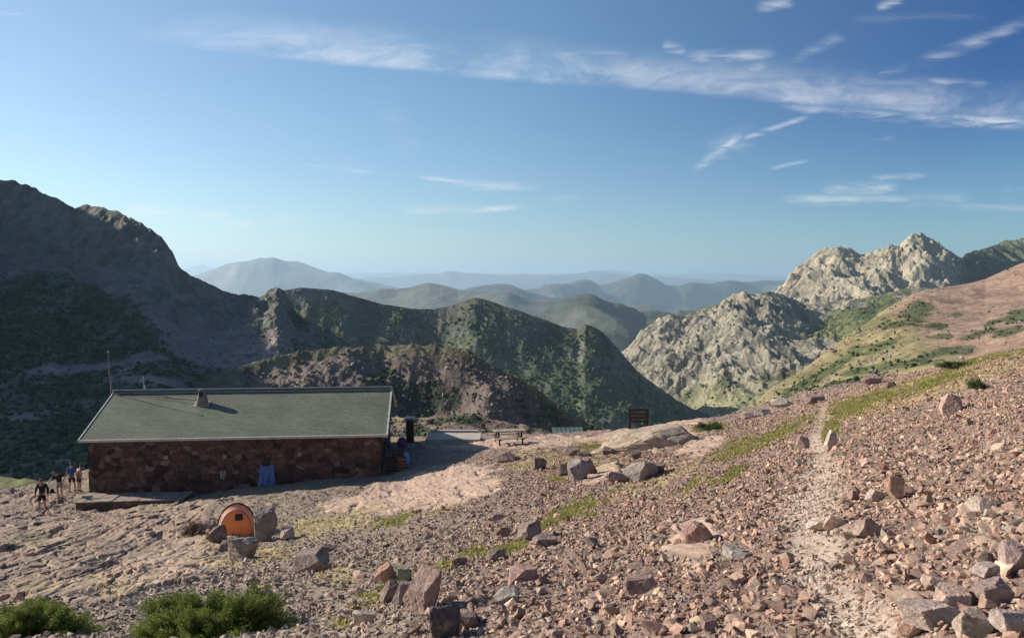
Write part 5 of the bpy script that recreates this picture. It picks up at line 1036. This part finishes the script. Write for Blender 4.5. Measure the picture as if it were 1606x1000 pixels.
def wnoise(scx, scy, rot, scale, detail=8, rough=.6, dist=0.):
    mp = N(nt, 'ShaderNodeMapping'); mp.inputs['Rotation'].default_value = (0, 0, rot); mp.inputs['Scale'].default_value = (scx, scy, 1); lk(nt, cmb.outputs[0], mp.inputs[0])
    no = N(nt, 'ShaderNodeTexNoise'); no.inputs['Scale'].default_value = scale; no.inputs['Detail'].default_value = detail; no.inputs['Roughness'].default_value = rough; no.inputs['Distortion'].default_value = dist
    lk(nt, mp.outputs[0], no.inputs['Vector']); return no.outputs[0]
def UV(px_, py_):
    a, b = ray(px_, py_); return float(a), float(b)
total = None
def addc(m_):
    global total
    total = m_ if total is None else mth('MAXIMUM', total, m_)
fine = wnoise(1, 2.2, -.1, 9, 10, .68, .6); strk = wnoise(1, 7, -.12, 5, 9, .62, .3); puff = wnoise(1, 1.6, 0, 26, 8, .7, .5)
# the long band: sharp lower edge, ragged upper edge
P_ = [(250,66),(450,96),(600,112),(800,122),(950,131),(1100,147),(1250,165),(1400,183),(1606,193)]
uu = np.array([UV(*p_)[0] for p_ in P_]); vv = np.array([UV(*p_)[1] for p_ in P_]); kk = np.polyfit(uu, vv, 3)
cur = mth('ADD', mth('MULTIPLY', mth('ADD', mth('MULTIPLY', mth('ADD', mth('MULTIPLY', U, float(kk[0])), float(kk[1])), U), float(kk[2])), U), float(kk[3]))
dv = mth('ADD', mth('SUBTRACT', Vv, cur), mth('MULTIPLY', mth('SUBTRACT', strk, .5), .012))
low = mrg(dv, -.004, .006); upw = mrg(dv, .008, .062, 1, 0); ends = mth('MULTIPLY', mrg(U, -.52, -.25), 1.0)
tex = mth('MULTIPLY', mrg(fine, .34, .68, .12, 1.0), mrg(strk, .3, .62, .35, 1.0))
addc(mth('MULTIPLY', mth('MULTIPLY', mth('MULTIPLY', low, upw), mth('MULTIPLY', tex, ends)), .56))
def streak(x0_, y0_, x1_, y1_, wid, amt, nz=(1, 6), thr=(.40, .66), asym=1.0, sc_=16, skew=0):
    """one wisp, its long axis from one direction of the sky to another"""
    a, b = UV(x0_, y0_), UV(x1_, y1_); L = math.hypot(b[0] - a[0], b[1] - a[1]); th = math.atan2(b[1] - a[1], b[0] - a[0]); cx_, cy2 = (a[0] + b[0]) / 2, (a[1] + b[1]) / 2
    mp = N(nt, 'ShaderNodeMapping', vector_type='TEXTURE'); mp.inputs['Location'].default_value = (cx_, cy2, 0); mp.inputs['Rotation'].default_value = (0, 0, th); mp.inputs['Scale'].default_value = (L / 2, wid / F, 1); lk(nt, cmb.outputs[0], mp.inputs[0])
    s_ = N(nt, 'ShaderNodeSeparateXYZ'); lk(nt, mp.outputs[0], s_.inputs[0])
    ax = mrg(mth('ABSOLUTE', s_.outputs[0]), .45, 1.0, 1, 0); nzz = wnoise(nz[0], nz[1], -th, sc_, 7, .62, .4)
    cr2 = mth('ADD', s_.outputs[1], mth('MULTIPLY', mth('SUBTRACT', nzz, .5), 1.5)); cr3 = mth('ADD', mth('MULTIPLY', mth('MAXIMUM', cr2, 0), 1 / asym), mth('MULTIPLY', mth('MAXIMUM', mth('MULTIPLY', cr2, -1), 0), asym))
    addc(mth('MULTIPLY', mth('MULTIPLY', mth('MULTIPLY', mth('MULTIPLY', ax, mrg(cr3, -.2, 1.3, 1, 0)), mrg(nzz, thr[0] - .10, thr[1] + .04, 0, 1)), mrg(fine, .30, .58, .4, 1)), amt * .95))
for a in ((1060,92,1225,84,13,.75),(1035,70,1080,82,10,.6),(820,84,1010,86,9,.4),(560,60,740,84,14,.35),(1120,130,1215,95,12,.45),(940,106,1200,124,16,.35),
          (1400,183,1640,192,13,.95),(1210,166,1450,186,9,.75),(1380,168,1606,176,16,.45),
          (1080,272,1170,205,9,.8),(1150,222,1275,180,5,.8),(1100,240,1190,205,20,.38),(1200,266,1275,250,4,.6),(1330,232,1410,214,5,.28),
          (640,276,850,299,5,.85),(690,284,860,296,9,.7),(850,312,930,306,5,.3),(470,257,600,272,4,.35),(610,338,840,322,6,.8),(620,330,760,330,12,.55),(430,345,500,338,6,.35),
          (1210,312,1450,313,9,1.0),(1280,296,1420,292,11,.7),(1350,279,1460,275,6,.7),(1400,312,1530,310,14,.4),(1480,322,1640,328,7,.4),(1570,298,1620,296,5,.4),
          (185,326,300,338,10,1.0),(200,340,290,341,5,.7),(300,334,370,338,7,.75),(330,350,410,354,8,.85),(1180,12,1250,0,9,.7),(1235,100,1330,50,11,.28),(1370,14,1420,-4,8,.5),(1370,118,1430,104,8,.4),
          (1420,106,1640,22,12,.42),(1550,60,1640,22,8,.4),(1440,126,1560,132,8,.6),(1320,30,1560,24,8,.15),(-10,20,50,24,4,.3),(580,120,660,260,26,.10),(1200,390,1500,400,20,.12)):
    streak(*a)
fwd = mrg(sx.outputs[1], .06, .15); wmask = mth('MULTIPLY', total, fwd)
# the clear sky deepens away from the sun
dt = N(nt, 'ShaderNodeVectorMath', operation='DOT_PRODUCT'); lk(nt, tc.outputs['Generated'], dt.inputs[0]); dt.inputs[1].default_value = to_sun
cr = N(nt, 'ShaderNodeValToRGB'); lk(nt, mrg(dt.outputs['Value'], -.1, .75, 0, 1, False), cr.inputs[0]); e_ = cr.color_ramp.elements
e_[0].color = (.09, .295, .59, 1); e_[1].color = (1.0, 1.0, 1.0, 1); q = e_.new(.54); q.color = (.66, .84, .92, 1)
tx = N(nt, 'ShaderNodeMix', data_type='RGBA'); lk(nt, mrg(sx.outputs[2], .02, .24, 0, 1), tx.inputs[0]); lk(nt, cr.outputs[0], tx.inputs[7])
cr_lo = N(nt, 'ShaderNodeValToRGB'); lk(nt, mrg(dt.outputs['Value'], -.1, .75, 0, 1, False), cr_lo.inputs[0]); cr_lo.color_ramp.elements[0].color = (.44, .66, .80, 1); cr_lo.color_ramp.elements[1].color = (1, 1, 1, 1); lk(nt, cr_lo.outputs[0], tx.inputs[6])
ml = N(nt, 'ShaderNodeMix', data_type='RGBA', blend_type='MULTIPLY'); ml.inputs[0].default_value = 1; sb = N(nt, 'ShaderNodeMix', data_type='RGBA', blend_type='MULTIPLY'); sb.inputs[0].default_value = 1; sb.inputs[7].default_value = (.96, 1.0, 1.0, 1); lk(nt, sky.outputs[0], sb.inputs[6]); lk(nt, sb.outputs[2], ml.inputs[6]); lk(nt, tx.outputs[2], ml.inputs[7])
mx = N(nt, 'ShaderNodeMix', data_type='RGBA'); lk(nt, wmask, mx.inputs[0]); lk(nt, ml.outputs[2], mx.inputs[6]); mx.inputs[7].default_value = (7.2, 7.3, 7.6, 1)
lk(nt, mx.outputs[2], bg.inputs[0])
# air: one closed box of even, thin, pale haze
HZ = .78e-4
bm = bmesh.new(); box(bm, -42000, 42000, -300, 42000, -1400, 420); hz = link('haze', bm_mesh('haze', bm)); m = bpy.data.materials.new('haze_air'); m.use_nodes = True; n_ = m.node_tree; n_.nodes.remove(n_.nodes['Principled BSDF'])
pv = N(n_, 'ShaderNodeVolumePrincipled'); pv.inputs['Color'].default_value = (.63, .84, 1, 1); pv.inputs['Density'].default_value = HZ; pv.inputs['Anisotropy'].default_value = .35
n_.links.new(pv.outputs[0], n_.nodes['Material Output'].inputs['Volume']); hz.data.materials.append(m); tag(hz, kind='stuff')
# ------------------------------------------------------------------ camera and render
cd = bpy.data.cameras.new('camera'); cd.lens = 36 * F / 1606; cd.sensor_width = 36; cd.clip_start = .1; cd.clip_end = 90000
co = bpy.data.objects.new('camera', cd); COL.objects.link(co); co.location = (0, 0, 0); co.rotation_euler = (R(90) - PITCH, 0, 0); S.camera = co
S.view_settings.view_transform = 'Standard'; S.view_settings.look = 'None'; S.view_settings.exposure = .45; S.view_settings.gamma = 1
S.cycles.use_denoising = True; S.cycles.max_bounces = 5; S.cycles.diffuse_bounces = 3; S.cycles.volume_bounces = 1; S.cycles.transparent_max_bounces = 6
try: S.cycles.denoiser = 'OPENIMAGEDENOISE'
except Exception: pass
print('objects', len(bpy.data.objects), 'stones', STN)
